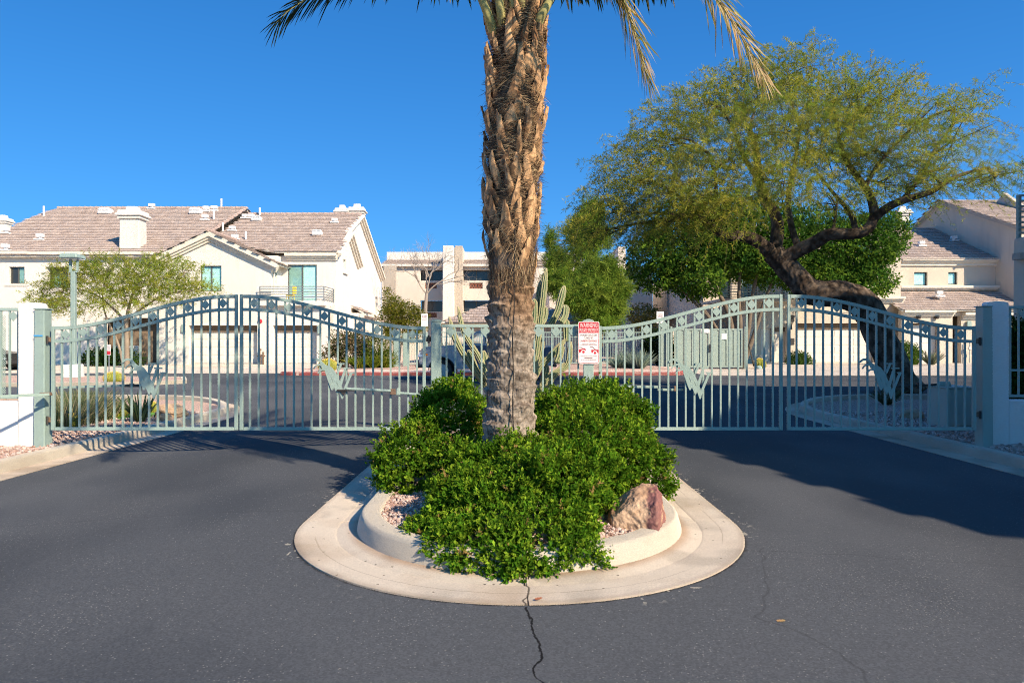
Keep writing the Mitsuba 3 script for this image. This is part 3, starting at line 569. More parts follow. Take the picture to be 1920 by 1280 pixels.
def grid_fence(label, xa, xb, y, ztop, zbot, mesh_x=None, low_rail=None):
    t = thing('wall_fence', label, 'fence')
    put('top_rail', cbox(xa, xb, y - 0.02, y + 0.02, ztop - 0.045, ztop, 0.004), 'gate_paint', t); put('bottom_rail', cbox(xa, xb, y - 0.02, y + 0.02, zbot + 0.04, zbot + 0.08, 0.004), 'gate_paint', t)
    n = int((xb - xa) / 0.12); xs = [xb - 0.085 - 0.12 * k for k in range(n)] if mesh_x is not None else [xa + 0.11 + 0.12 * k for k in range(n)]
    for x in xs[:14]: put('bar', box(x - 0.011, x + 0.011, y - 0.011, y + 0.011, zbot + 0.06, ztop - 0.03), 'gate_paint', t)
    for k in range(6):
        x = (xs[0] + xs[1]) / 2 + (-1 if mesh_x is not None else 1) * 0.24 * k - (0 if mesh_x is not None else 0.0); zc = ztop - 0.118; h = 0.066
        if mesh_x is None: x -= 0.12
        put('diamond', plate([(x - h, zc), (x, zc + h * 1.05), (x + h, zc), (x, zc - h * 1.05)], y - 0.018, y - 0.013), 'gate_paint', t)
    if mesh_x is not None:
        st = []
        for u in np.arange(-1.4, 1.4, 0.026):
            for sgn in (1, -1):
                l = LineString([(mesh_x - 0.7 + u, zbot + 0.1), (mesh_x - 0.7 + u + sgn * 1.4 * 0.6, ztop - 0.1)]).intersection(sbox(mesh_x - 0.7, zbot + 0.1, mesh_x, ztop - 0.1))
                if l.length > 0.02:
                    (ax, az), (bx, bz) = list(l.coords)[0], list(l.coords)[-1]; st.append(beam((ax, y + 0.02, az), (bx, y + 0.02, bz), 0.005, 0.004, (0, 1, 0)))
        put('expanded_mesh', st, 'gate_paint', t, kind='stuff')
    if low_rail: put('middle_rail', cbox(xa, xb, y - 0.018, y + 0.018, low_rail - 0.03, low_rail, 0.004), 'gate_paint', t)
grid_fence('green fence with expanded mesh above the low white wall, left edge', -20.0, x0 - 0.005, 9.46, rz(577, 9.46), rz(752, 9.46), mesh_x=rx(9, 9.46))
t = thing('wall_pillar', 'rounded stucco pillar in shade beside the right gate post', 'pillar')
x0, x1 = rx(1850, 9.5), rx(1890, 9.5); c = (x0 + x1) / 2
put('shaft', plate(np.vstack([[(x0, -0.1), (x1, -0.1), (x1, rz(571, 9.5))], np.stack([c + (x1 - x0) / 2 * np.cos(a), rz(571, 9.5) + 0.045 * np.sin(a) ** 0.6], 1)[1:-1], [(x0, rz(571, 9.5))]]), 9.485, 9.60), 'stucco_near', t)
t = thing('low_wall', 'low stucco wall in shade at the right edge', 'wall'); put('body', cbox(x1 + 0.002, 16, 9.5, 9.72, -0.1, rz(750, 9.5), 0.02), 'stucco_near', t)
grid_fence('green diamond fence in shade on the right low wall', x1 + 0.005, 14.5, 9.62, rz(573, 9.62), rz(750, 9.62), low_rail=rz(692, 9.62))
# ---------------------------------------------------------------- date palm on the island
PY = 6.0
def trunk_axis(z):  # centre x and radius against height
    zz = [-0.2, 0.35, 0.6, 1.2, 1.9, 2.1, 2.6, 3.2, 3.8, 4.2, 4.42]
    cx = np.interp(z, zz, [-.03, -.03, -.02, -.012, -.012, -.005, .0, .015, .035, .055, .06])
    r = np.interp(z, zz, [.28, .245, .212, .183, .175, .182, .203, .212, .213, .206, .19])
    return cx, r
pt = thing('palm_tree', 'tall date palm with a shaggy boot-covered trunk on the planted island', 'palm tree')
rp_ = np.random.default_rng(11)
nz, na = 620, 220
zz = np.linspace(-0.1, 4.42, nz); aa = np.arange(na) * 2 * np.pi / na
Zg, Ag = np.meshgrid(zz, aa, indexing='ij'); cx, r0 = trunk_axis(Zg)
disp = np.zeros_like(Zg)
k = 0; zc = 0.1
golden = 2.39996
while zc < 2.12:   # overlapping worn leaf-base scars
    ang = k * golden + 0.25 * rp_.normal(); w, h = rp_.uniform(0.6, 0.95), rp_.uniform(0.10, 0.17); amp = rp_.uniform(0.020, 0.060)
    da = (Ag - ang + np.pi) % (2 * np.pi) - np.pi; u = da / w; v = (Zg - zc) / h - 0.25 * np.cos(np.clip(u, -1, 1) * 1.5) + 0.12 * rp_.normal()
    lip = np.clip(1 - u ** 2, 0, 1) ** 0.5 * np.where(v < 0, np.clip(1 + v / 0.9, 0, 1), np.clip(1 - v / 0.22, 0, 1))
    disp = np.maximum(disp, amp * lip); zc += 0.030; k += 1
P = np.stack([np.cos(Ag), np.sin(Ag), Zg * 1.6], -1)
grey = np.clip((2.12 - Zg) / 0.12, 0, 1)
disp = disp * grey + 0.016 * (meshkit.fbm(P * [5, 5, 8], 4, 3) - 0.5) + 0.018 * np.abs(meshkit.noise(P * [9, 9, 16], 8) - 0.5) * grey
disp += (1 - grey) * 0.018 * (meshkit.fbm(P * [7, 7, 5], 3, 5) - 0.5)
rr_ = r0 + disp
V = np.stack([cx + rr_ * np.cos(Ag), PY + rr_ * np.sin(Ag), Zg], -1).reshape(-1, 3)
i, j = np.meshgrid(np.arange(nz - 1), np.arange(na), indexing='ij'); a, b = i * na + j, i * na + (j + 1) % na
upper = (zz[i] > 2.06).ravel(); q = np.stack([a, b, b + na, a + na], -1).reshape(-1, 4)
tk = put('trunk', (V, q[~upper]), 'palm_bark', pt, smooth=True, label='grey lower trunk ringed with worn leaf scars')
put('upper_trunk', (V, q[upper]), 'tree_bark', pt, smooth=True, label='shaggy brown upper trunk')
# cut leaf stubs, each a piece of its own
def stub_mesh(L, w, th, r):
    n = 7; u = np.linspace(0, 1, n); wd = w * np.array([0.50, 0.88, 1.0, 0.82, 0.60, 0.44, 0.30]) * (1 + 0.08 * r.normal(size=n)); out = -0.022 + 0.055 * np.minimum(u * 2.2, 1) + r.uniform(0.0, 0.045) * u ** 2
    sec = np.array([[-.5, 0.0], [-.34, .75], [0, 1.0], [.34, .75], [.5, 0.0], [0, -.25]]); V = []
    for t in range(n): V.append(np.stack([sec[:, 0] * wd[t], sec[:, 1] * th * (1 - 0.45 * u[t]) + out[t], np.full(6, L * u[t]) + r.normal(0, 0.006)], 1))
    V[-1][:, 2] += np.linspace(-.5, .5, 6) * r.uniform(-0.09, 0.09) + r.normal(0, .012, 6)
    V = [q + r.normal(0, 1, q.shape) * [.0035, .004, .004] for q in V]
    V = np.vstack(V + [V[-1].mean(0, keepdims=True)]); Fc = []; m = 6
    for t in range(n - 1):
        for s in range(m): Fc += [[t * m + s, t * m + (s + 1) % m, (t + 1) * m + (s + 1) % m], [t * m + s, (t + 1) * m + (s + 1) % m, (t + 1) * m + s]]
    for s in range(m): Fc.append([(n - 1) * m + s, (n - 1) * m + (s + 1) % m, n * m])
    return V, np.array(Fc)
k = 0; zc = 1.98
while zc < 4.36:
    ang = k * golden + 0.18 * rp_.normal(); cx0, r0_ = trunk_axis(zc)
    L = rp_.uniform(0.15, 0.36); L = min(L, 4.5 - zc); w = rp_.uniform(0.06, 0.115); v, f = stub_mesh(L, w, rp_.uniform(0.02, 0.04), rp_)
    tilt = rp_.normal(0, 0.10); c, s = math.cos(tilt), math.sin(tilt); v = np.stack([v[:, 0] * c - v[:, 2] * s, v[:, 1], v[:, 0] * s + v[:, 2] * c], 1)
    d = r0_ + v[:, 1]; A = ang + v[:, 0] / r0_
    put('leaf_stub', (np.stack([cx0 + d * np.cos(A), PY + d * np.sin(A), zc + v[:, 2]], 1), f), 'palm_stub', pt, smooth=28)
    zc += 0.0168 if zc > 2.15 else 0.03; k += 1
# fibre: thin strands lying around the trunk and hanging off it
n = 23000; z = rp_.uniform(2.0, 4.44, n) - 0.12 * rp_.random(n) ** 3; an = rp_.uniform(0, 2 * np.pi, n); cx, r0 = trunk_axis(z); rad = r0 + rp_.uniform(-0.004, 0.024, n) + 0.032 * (rp_.random(n) < 0.08) + 0.025 * rp_.random(n) ** 6
clump = meshkit.noise(np.stack([np.cos(an) * 3, np.sin(an) * 3, z * 5], -1), 2); keep = (clump > 0.30) & ~((z > 3.5) & (rp_.random(n) < 0.15)); z, an, cx, rad = z[keep], an[keep], cx[keep], rad[keep]; n = len(z)
pos = np.stack([cx + rad * np.cos(an), PY + rad * np.sin(an), z], 1); rdir = np.stack([np.cos(an), np.sin(an), 0 * an], 1); tan = np.stack([-np.sin(an), np.cos(an), 0 * an], 1)
sgn = rp_.choice([-1, 1], n)[:, None]; low = np.clip((2.55 - z) / 0.4, 0, 1)[:, None]
d = tan * sgn * (0.9 - 0.6 * low) + rdir * (rp_.uniform(-0.22, 0.06, (n, 1)) + 0.5 * rp_.random((n, 1)) ** 14) + np.array([0, 0, 1.0]) * (rp_.normal(0, 0.45, (n, 1)) - 1.1 * low)
v, f, kk = blades(pos, d, rdir, rp_.uniform(0.06, 0.19, n), rp_.uniform(0.0015, 0.0042, n), 0.1, 0.15, 2)
put('fibre', (v, f), 'vcol', pt, kind='stuff', label='matted brown fibre between the leaf stubs', color=tint(n, kk, (0.115, 0.072, 0.042), 0.5, 5, (0.42, 0.30, 0.17), 0.22))
# fronds
def frond(path, L0, seed, base, alt, palt, wv=0.75, n=70, droop=0.35, side=None):
    r = np.random.default_rng(seed); c = curve(path, 40); fr = put('frond', tube(c, np.linspace(0.026, 0.004, 40), 6), 'petiole', pt)
    d = np.gradient(c, axis=0); d = unit(d); t = np.linspace(0.18, 0.995, n); ts = np.repeat(t, 2) + r.normal(0, 0.004, 2 * n); ts = np.clip(ts, 0, 0.999)
    idx = ts * 39; i0 = idx.astype(int).clip(0, 38); w = (idx - i0)[:, None]; pos = c[i0] * (1 - w) + c[i0 + 1] * w; dd = unit(d[i0] * (1 - w) + d[i0 + 1] * w)
    up = np.array([0, 0, 1.0]); sd = unit(np.cross(dd, up) + 1e-4); nn = np.cross(sd, dd); sg = np.tile([-1, 1], n)[:, None] * (1 if side is None else 1)
    dirs = dd * (0.55 + 0.55 * ts[:, None]) + sd * sg * wv + nn * r.normal(0.12, 0.16, (2 * n, 1)) + r.normal(0, 0.07, (2 * n, 3))
    LL = L0 * np.interp(ts, [0.15, 0.4, 0.75, 1], [0.5, 1.0, 0.85, 0.5]) * r.uniform(0.85, 1.1, 2 * n)
    v, f, k = blades(pos, dirs, nn, LL, 0.016 + 0.006 * r.random(2 * n), 0.2, droop, 2)
    put('leaflet', (v, f), 'leaf_matt', fr, kind='stuff', color=tint(2 * n, k, base, 0.3, seed, alt, palt))
GR, TAN = (0.085, 0.11, 0.04), (0.66, 0.50, 0.28)
frond([(-.1, 6, 4.4), (-.5, 5.95, 4.95), (-1.0, 5.9, 4.80), (-1.55, 5.85, 4.50), (-1.9, 5.8, 4.27), (-2.0, 5.8, 4.15)], 0.40, 1, (0.05, 0.065, 0.03), TAN, 0.10)
frond([(.12, 6, 4.4), (.5, 6, 4.98), (.84, 6, 4.85), (1.0, 6, 4.40), (1.13, 6, 4.0), (1.19, 6, 3.74)], 0.42, 2, (0.27, 0.27, 0.09), TAN, 0.45, wv=0.6, n=90)
frond([(.12, 6.05, 4.4), (.8, 6.1, 5.15), (1.5, 6.1, 5.0), (1.88, 6.1, 4.45), (2.15, 6.1, 4.0), (2.25, 6.1, 3.8)], 0.46, 3, (0.28, 0.26, 0.09), TAN, 0.5, wv=0.7, n=90)
frond([(.1, 5.95, 4.4), (.35, 5.9, 4.85), (.6, 5.9, 4.78), (.82, 5.9, 4.60), (.9, 5.9, 4.50)], 0.34, 4, GR, TAN, 0.3, wv=0.35, droop=0.7, n=40)
frond([(0.0, 5.9, 4.4), (-.35, 5.7, 4.9), (-.75, 5.5, 4.78), (-1.0, 5.4, 4.58)], 0.36, 5, GR, TAN, 0.2, wv=0.45, droop=0.7, n=36)
for k in range(26):
    an = k * golden + 0.4; el = rp_.uniform(0.35, 1.25); Lf = rp_.uniform(2.2, 3.2); d = np.array([math.cos(an), math.sin(an)]); h0 = 4.45 + rp_.uniform(0, 0.25)
    if d[1] < -0.25 or abs(d[0]) > 0.8: el = max(el, 0.75) if d[1] > -0.6 else el
    u = np.linspace(0, 1, 6); hor = Lf * (np.sin(u * 1.5) * math.cos(el * 0.8)); ver = Lf * (u * math.sin(el) * 0.85 - 0.42 * u ** 2.4)
    if d[1] > 0.2: ver = np.maximum(ver, 0.62 * hor * d[1] + 0.10 * u)
    frond(np.stack([0.06 + d[0] * (0.1 + hor), PY + d[1] * (0.1 + hor), h0 + ver], 1), 0.42, 20 + k, GR, TAN, 0.12)
# live petiole bases at the crown
for px, py, tx, ty in ((915, 24, 890, -30), (965, 24, 958, -40), (978, 14, 985, -50), (1012, 30, 1050, -40), (940, 26, 930, -50)):
    put('petiole', tube(curve([P3(px + (963 - px) * .25, py + 40, 5.93), P3(px, py + 4, 5.82), P3(px + (tx - px) * .3, py - 14, 5.79), P3(tx, ty, 5.75)], 12), np.linspace(0.048, 0.026, 12), 9), 'petiole', pt, smooth=True)
th = np.linspace(0, 1, 26); zc_ = 0.45 + 1.95 * th
wob = 0.010 * np.sin(th * 21) + 0.010 * np.sin(th * 9 + 1)
cx, r0 = trunk_axis(zc_); ang_ = -np.pi / 2 + 0.10 + 0.0 * th + wob * 2
rad = r0 + 0.056
put('cable', tube(np.stack([cx + rad * np.cos(ang_), PY + rad * np.sin(ang_), zc_], 1), 0.0045, 6), 'cable_black', label='thin black cable running up the front of the palm trunk', category='cable')
# ---------------------------------------------------------------- shrubs on the island
def shrub(name, label, lobes, n, seed, base, alt, L=(0.026, 0.046), category='shrub', group=None, mat_='leaf_gloss', per=15, shell=0.20, floor=0.02, W=0.55, stems=14, palt=0.3, freq=5.0, sprig=0.13, root=None):
    "lobes: (centre, radii). Sprigs of leaves fill the outer shell of a lumpy union of the lobes."
    r = np.random.default_rng(seed); C = np.array([l[0] for l in lobes], float); Rr = np.array([l[1] for l in lobes], float)
    w = (Rr ** 2).sum(1); m = n * 3; li = r.choice(len(lobes), m, p=w / w.sum()); u = rand_dirs(m, r)
    bump = meshkit.fbm((C[li] + u * Rr[li]) * freq, 3, seed); dep = 1 + 0.9 * (bump - 0.55) - shell / Rr[li].mean(1) * r.random(m) ** 1.7
    p = C[li] + u * Rr[li] * dep[:, None]; nr = unit(u / Rr[li])
    inside = np.zeros(m, bool)
    for c, q in zip(C, Rr): inside |= (((p - c) / (q * 0.86)) ** 2).sum(1) < 0.80
    ok = ~inside & (p[:, 2] > floor); p, nr = p[ok][:n], nr[ok][:n]; k = len(p)
    ax = unit(nr * 0.9 + np.array([0, 0, 0.25]) + r.normal(0, 0.40, (k, 3))); u_ = r.random((k * per, 1)); A = np.repeat(ax, per, 0)
    pos = np.repeat(p, per, 0) + A * (u_ - 0.7) * sprig + r.normal(0, 0.004, (k * per, 3)); rd = rand_dirs(k * per, r); rd = unit(rd - A * (rd * A).sum(1, keepdims=True))
    ld = unit(A * (0.35 + 0.7 * u_) + rd * 0.9); ln = unit(A + 0.5 * rand_dirs(k * per, r) + [0, 0, 0.3])
    LL = r.uniform(*L, k * per) * (1.1 - 0.35 * u_[:, 0]); v, f, kk = blades(pos, ld, ln, LL, LL * W, 0.18)
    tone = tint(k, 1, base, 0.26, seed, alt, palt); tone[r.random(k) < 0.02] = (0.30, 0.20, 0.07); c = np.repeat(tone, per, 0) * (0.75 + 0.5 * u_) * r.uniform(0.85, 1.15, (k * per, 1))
    t = thing(name, label, category, group)
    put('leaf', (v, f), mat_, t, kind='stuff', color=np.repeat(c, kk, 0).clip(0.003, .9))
    st = []; bc = C.mean(0) if root is None else np.array(root)
    for s in range(stems):
        c = C[s % len(C)]; e = c + rand_dirs(1, r)[0] * Rr[s % len(C)] * 0.75; e[2] = max(e[2], floor + 0.03)
        b = np.array([bc[0] + r.normal(0, 0.06), bc[1] + r.normal(0, 0.06), max(floor, 0.0)]); st.append(tube(curve([b, (b + e) / 2 + [0, 0, 0.08], e], 6), np.linspace(0.012, 0.004, 6), 5))
    put('stem', st, 'twig', t, kind='stuff')
    return t
BG, BA = (0.075, 0.165, 0.012), (0.22, 0.33, 0.026)
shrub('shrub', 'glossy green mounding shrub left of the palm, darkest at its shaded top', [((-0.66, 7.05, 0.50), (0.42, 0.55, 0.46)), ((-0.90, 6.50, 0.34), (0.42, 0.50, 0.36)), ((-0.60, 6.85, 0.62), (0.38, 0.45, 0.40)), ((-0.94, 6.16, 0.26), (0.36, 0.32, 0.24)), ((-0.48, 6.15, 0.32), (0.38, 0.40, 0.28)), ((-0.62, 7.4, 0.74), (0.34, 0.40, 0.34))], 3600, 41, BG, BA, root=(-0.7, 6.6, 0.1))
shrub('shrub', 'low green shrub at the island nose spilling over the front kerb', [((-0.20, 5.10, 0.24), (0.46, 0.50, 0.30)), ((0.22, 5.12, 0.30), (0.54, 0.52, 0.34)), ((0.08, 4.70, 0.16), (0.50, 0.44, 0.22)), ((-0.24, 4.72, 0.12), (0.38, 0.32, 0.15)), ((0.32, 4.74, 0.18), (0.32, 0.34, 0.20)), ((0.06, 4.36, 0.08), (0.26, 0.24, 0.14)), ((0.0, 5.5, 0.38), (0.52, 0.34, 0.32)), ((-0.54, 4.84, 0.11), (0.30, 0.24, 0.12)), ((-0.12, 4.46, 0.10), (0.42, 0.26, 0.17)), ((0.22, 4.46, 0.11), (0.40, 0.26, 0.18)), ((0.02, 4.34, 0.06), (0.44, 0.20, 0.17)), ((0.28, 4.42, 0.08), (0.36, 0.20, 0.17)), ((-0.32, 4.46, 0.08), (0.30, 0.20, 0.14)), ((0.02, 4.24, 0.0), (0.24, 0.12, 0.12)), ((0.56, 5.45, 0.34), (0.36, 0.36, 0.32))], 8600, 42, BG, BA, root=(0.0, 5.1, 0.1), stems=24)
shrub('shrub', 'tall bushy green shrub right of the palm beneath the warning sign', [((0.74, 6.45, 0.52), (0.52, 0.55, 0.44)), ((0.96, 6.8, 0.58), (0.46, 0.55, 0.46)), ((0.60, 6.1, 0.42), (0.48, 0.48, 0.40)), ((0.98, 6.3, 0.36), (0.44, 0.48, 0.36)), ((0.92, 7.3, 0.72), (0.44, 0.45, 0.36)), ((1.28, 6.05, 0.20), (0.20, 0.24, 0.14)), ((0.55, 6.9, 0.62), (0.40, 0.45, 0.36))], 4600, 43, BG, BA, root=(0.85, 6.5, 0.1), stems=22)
# boulder
h = trimesh.convex.convex_hull(np.array([(-.30, -.16, -.2), (.09, -.24, -.2), (.22, -.06, -.2), (.22, .24, -.2), (-.30, .24, -.2), (-.25, -.12, .10), (-.04, -.16, .20), (.12, -.20, .22), (.22, -.04, .27), (.21, .15, .24), (.06, .10, .33), (-.22, .18, .14), (.18, .02, .33), (.13, -.28, .02), (.25, .0, .05)]))
m = h
for _ in range(5): m = m.subdivide()
m.merge_vertices(); trimesh.smoothing.filter_laplacian(m, iterations=6); v = m.vertices; nv = m.vertex_normals
v = v + nv * (0.05 * (meshkit.fbm(v * 5, 2, 2)[:, None] - 0.5) + 0.03 * (meshkit.fbm(v * 12, 3, 3)[:, None] - 0.5) + 0.014 * (meshkit.fbm(v * 26, 3, 7)[:, None] - 0.5))
m = trimesh.Trimesh(v * [0.80, .90, 0.92] + [0.91, 4.95, 0.11], m.faces, process=False)
put('boulder', m, 'boulder_rock', smooth=40, label='rough tan and maroon boulder at the right of the island nose', category='boulder')

# ---------------------------------------------------------------- columnar cactus behind the island fence
CY = 10.15
ct = thing('columnar_cactus', 'large many-armed columnar cactus behind the fence and palm', 'cactus')
def cactus_col(c): return c
def rib_c(p, n, uv):
    return mix((0.10, 0.16, 0.075), (0.20, 0.24, 0.12), fbm(p.x * 6, p.y * 6, p.z * 3, 3))
mat('cactus_skin', proc(rib_c), 0.6)
mat('cactus_rib', speck((0.42, 0.38, 0.22), 0.2, 8, 60), 0.8)
arms = [[(985, 775), (996, 720), (1010, 690), (1040, 660), (1062, 634)], [(1062, 640), (1062, 615), (1060, 598)], [(1002, 690), (1013, 601), (1018, 560), (1024, 503)], [(998, 640), (1006, 580), (1014, 525)],
        [(1030, 612), (1046, 585), (1052, 560), (1058, 536)], [(1052, 604), (1060, 592), (1061, 572)], [(990, 780), (1013, 742), (1030, 715), (1062, 678)], [(1008, 690), (1014, 660), (1017, 633)], [(1044, 680), (1050, 665), (1052, 645)],
        [(1008, 745), (1018, 722), (1026, 684)], [(1000, 740), (1003, 700), (1000, 670)], [(1000, 610), (1003, 585), (1001, 560)], [(1015, 604), (1021, 596), (1021, 575)],
        [(950, 790), (912, 723), (873, 673), (852, 634), (842, 594)], [(940, 770), (900, 670), (883, 647), (867, 620), (859, 575)], [(905, 710), (890, 690), (878, 656)], [(925, 740), (910, 700), (907, 657)], [(930, 760), (925, 690), (915, 640)], [(1005, 735), (1040, 695), (1066, 690), (1070, 640)]]
for kx, a in enumerate(arms):
    y = CY + 0.16 * math.sin(kx * 2.1); c = curve([P3(px, py, y + 0.03 * q) for q, (px, py) in enumerate(a)], 26)
    rr0 = 0.046 + 0.009 * math.sin(kx * 1.7); ra = rr0 * np.r_[np.linspace(0.9, 1, 20), [0.99, 0.96, 0.88, 0.72, 0.5, 0.2]]
    arm = put('arm', tube(c, ra, 16, star=0.30), 'cactus_skin', ct)
    d = unit(np.gradient(c, axis=0)); st = []
    for q in range(8):
        # pale spiny edge along each rib
        b = np.cross(d[0], [0.13, 0.2, 1.0] if abs(d[0][2]) < 0.9 else [0.1, 1.0, 0.2]); b = b / np.linalg.norm(b); L_ = []
        for s in range(len(c)):
            b = b - d[s] * (b @ d[s]); b = b / np.linalg.norm(b); e = np.cross(d[s], b); g_ = q * np.pi / 4; L_.append(c[s] + ra[s] * 1.0 * (math.cos(g_) * b + math.sin(g_) * e))
        st.append(tube(L_, 0.0055, 4, False))
    put('rib_edge', st, 'cactus_rib', arm, kind='stuff')
shrub('flowering_plant', 'small yellow and orange flowering plant at the foot of the palm', [((0.34, 8.9, 0.42), (0.16, 0.16, 0.12))], 200, 61, (0.45, 0.28, 0.02), (0.55, 0.50, 0.30), L=(0.02, 0.04), category='flower', stems=4, mat_='leaf_matt', floor=0.1)

# ---------------------------------------------------------------- left bed
def barrel(label, px, pyb, dia_px, Y=None, hfac=0.95, z0=0.02, group='golden barrel cacti'):
    Y = Y or (CAM_H - z0) * F / (pyb - 640); x = rx(px, Y); r = dia_px / 2 * Y / F
    t = thing('barrel_cactus', label, 'cactus', group)
    n, m = 48, 14; u = np.linspace(0.02, 0.5, m) * np.pi; an = np.arange(n) * 2 * np.pi / n; V = []
    for a in np.linspace(-0.9, 1.5, m):
        rr1 = r * math.cos(a) * (1 + 0.0) if a < 1.45 else r * 0.04
        q = rr1 * np.where(np.arange(n) % 2 == 0, 1.0, 0.88); V.append(np.stack([x + q * np.cos(an), Y + q * np.sin(an), np.full(n, z0 + r * hfac * (math.sin(a) + 0.75))], 1))
    V = np.vstack(V); Fc = []; j = np.arange(n)
    for a in range(m - 1): Fc += [np.stack([a * n + j, a * n + (j + 1) % n, (a + 1) * n + (j + 1) % n, (a + 1) * n + j], 1)]
    put('body', (V, np.vstack(Fc)), 'barrel_skin', t, smooth=False)
    rs = np.random.default_rng(int(px)); k = 900; a = rs.uniform(-0.6, 1.5, k); q = rs.integers(0, 24, k) * 2 * np.pi / 24
    p = np.stack([x + r * np.cos(a) * np.cos(q), Y + r * np.cos(a) * np.sin(q), z0 + r * hfac * (np.sin(a) + 0.75)], 1); nr = unit(p - np.array([x, Y, z0 + r * 0.6]))
    v, f, kk = blades(p, nr + 0.6 * rand_dirs(k, rs), rand_dirs(k, rs), r * rs.uniform(0.14, 0.26, k), r * 0.03, 0.1)
    put('spine', (v, f), 'vcol', t, kind='stuff', color=tint(k, kk, (0.62, 0.46, 0.10), 0.25, int(px)))
mat('barrel_skin', speck((0.23, 0.25, 0.035), 0.25, 6, 40), 0.6)
barrel('golden barrel cactus behind the first bars of the leftmost gate leaf', 133, 803, 32)
barrel('golden barrel cactus, leftmost of the touching pair', 196, 786, 30)
barrel('golden barrel cactus, right of the touching pair', 221, 783, 34)
barrel('golden barrel cactus beside the spiky agave', 284, 775, 26)
barrel('wide yellow barrel cactus near the lamp post base', 214, 716, 34, hfac=0.6, z0=0.11)
barrel('yellow barrel cactus at the left end of the red kerb', 615, 698, 34, Y=30.2, hfac=0.7, z0=0.15)
barrel('small barrel cactus in front of the trash enclosure wall', 1425, 690, 22, Y=36, z0=0.02)
barrel('small yellow barrel cactus right of the round clipped bush', 1716, 683, 12, Y=43, z0=0.02)
def tuft(name, label, category, x, y, z, n, L, W, base, alt, seed, spread=0.5, rad=0.15, droop=0.3, group=None, m='leaf_matt', palt=0.3, kind_part='blade'):
    r = np.random.default_rng(seed); a = r.random(n) * 6.283; rr2 = rad * np.sqrt(r.random(n)); pos = np.stack([x + rr2 * np.cos(a), y + rr2 * np.sin(a), np.full(n, z)], 1)
    d = np.stack([np.cos(a) * spread * r.uniform(0.2, 1.4, n), np.sin(a) * spread * r.uniform(0.2, 1.4, n), np.ones(n)], 1) + r.normal(0, 0.12, (n, 3))
    v, f, k = blades(pos, d, rand_dirs(n, r), L * r.uniform(0.6, 1.1, n), W, 0.15, droop, 2); t = thing(name, label, category, group)
    put(kind_part, (v, f), m, t, kind='stuff', color=tint(n, k, base, 0.3, seed, alt, palt)); return t
for k, (px, py, Y, n, L) in enumerate([(115, 790, 11.2, 420, 0.75), (150, 785, 11.8, 480, 0.85), (185, 778, 12.4, 420, 0.7), (128, 772, 12.8, 380, 0.8), (172, 768, 13.2, 380, 0.75)]):
    tuft('grass_clump', ['tall grey-green grass clump next to the left gate post', 'tall straw-tipped grass clump, middle of the left bed', 'grass clump just left of the paired barrel cacti', 'rear grass clump by the left fence', 'rear grass clump under the gate opener arm'][k], 'grass', rx(px, Y), Y, 0.02, n, L, 0.011, (0.16, 0.20, 0.10), (0.46, 0.40, 0.24), 70 + k, 0.45, 0.25, 0.25, 'grass clumps in the left bed')
tuft('agave', 'spiky dark green agave in the left bed', 'agave', rx(263, 12.2), 12.2, 0.02, 70, 0.62, 0.035, (0.10, 0.15, 0.07), (0.16, 0.20, 0.09), 80, 0.55, 0.06, 0.12)
tuft('yucca', 'dark spiky yucca at the foot of the leaning tree', 'yucca', rx(1662, 15.5), 15.5, 0.02, 130, 0.62, 0.022, (0.07, 0.09, 0.05), (0.12, 0.13, 0.08), 81, 0.8, 0.08, 0.2)
tuft('yucca', 'pale blue-green spiky yucca before the right garages', 'yucca', rx(1746, 42), 42, 0.02, 160, 1.15, 0.05, (0.20, 0.24, 0.17), (0.34, 0.32, 0.20), 82, 0.75, 0.15, 0.15)
put('turf_patch', slab(Point(rx(235, 13.2), 13.4).buffer(0.75).intersection(sbox(-20, 12.4, 20, 15)), 0.0, 0.05), 'turf', label='small patch of bright green turf in the left bed', category='turf', )
b = blob((rx(322, 12.9), 12.9, 0.12), (0.27, 0.2, 0.16), 5, 0.35, 4, 1.8); put('boulder', b, 'sandstone', label='small tan boulder at the tip of the left bed', category='boulder', smooth=40)
b = blob((rx(1710, 12.8), 12.8, 0.06), (0.2, 0.16, 0.12), 8, 0.35, 3, 1.8); put('boulder', b, 'sandstone', label='small grey stone in the shaded right bed', category='boulder', smooth=40)
for k, (x, y, s) in enumerate([(-6.35, 13.0, .16), (-6.6, 13.4, .14), (-6.3, 12.4, .12), (-7.0, 14.2, .15)]):
    put('edging_stone', blob((x, y, 0.06), (s, s * .7, s * .7), 20 + k, 0.3, 3, 1.7), 'sandstone', label=['grey edging stone at the left bed tip', 'edging stone second from the left bed tip', 'small edging stone near the left kerb', 'edging stone at the back of the left bed'][k], category='stone', smooth=40)
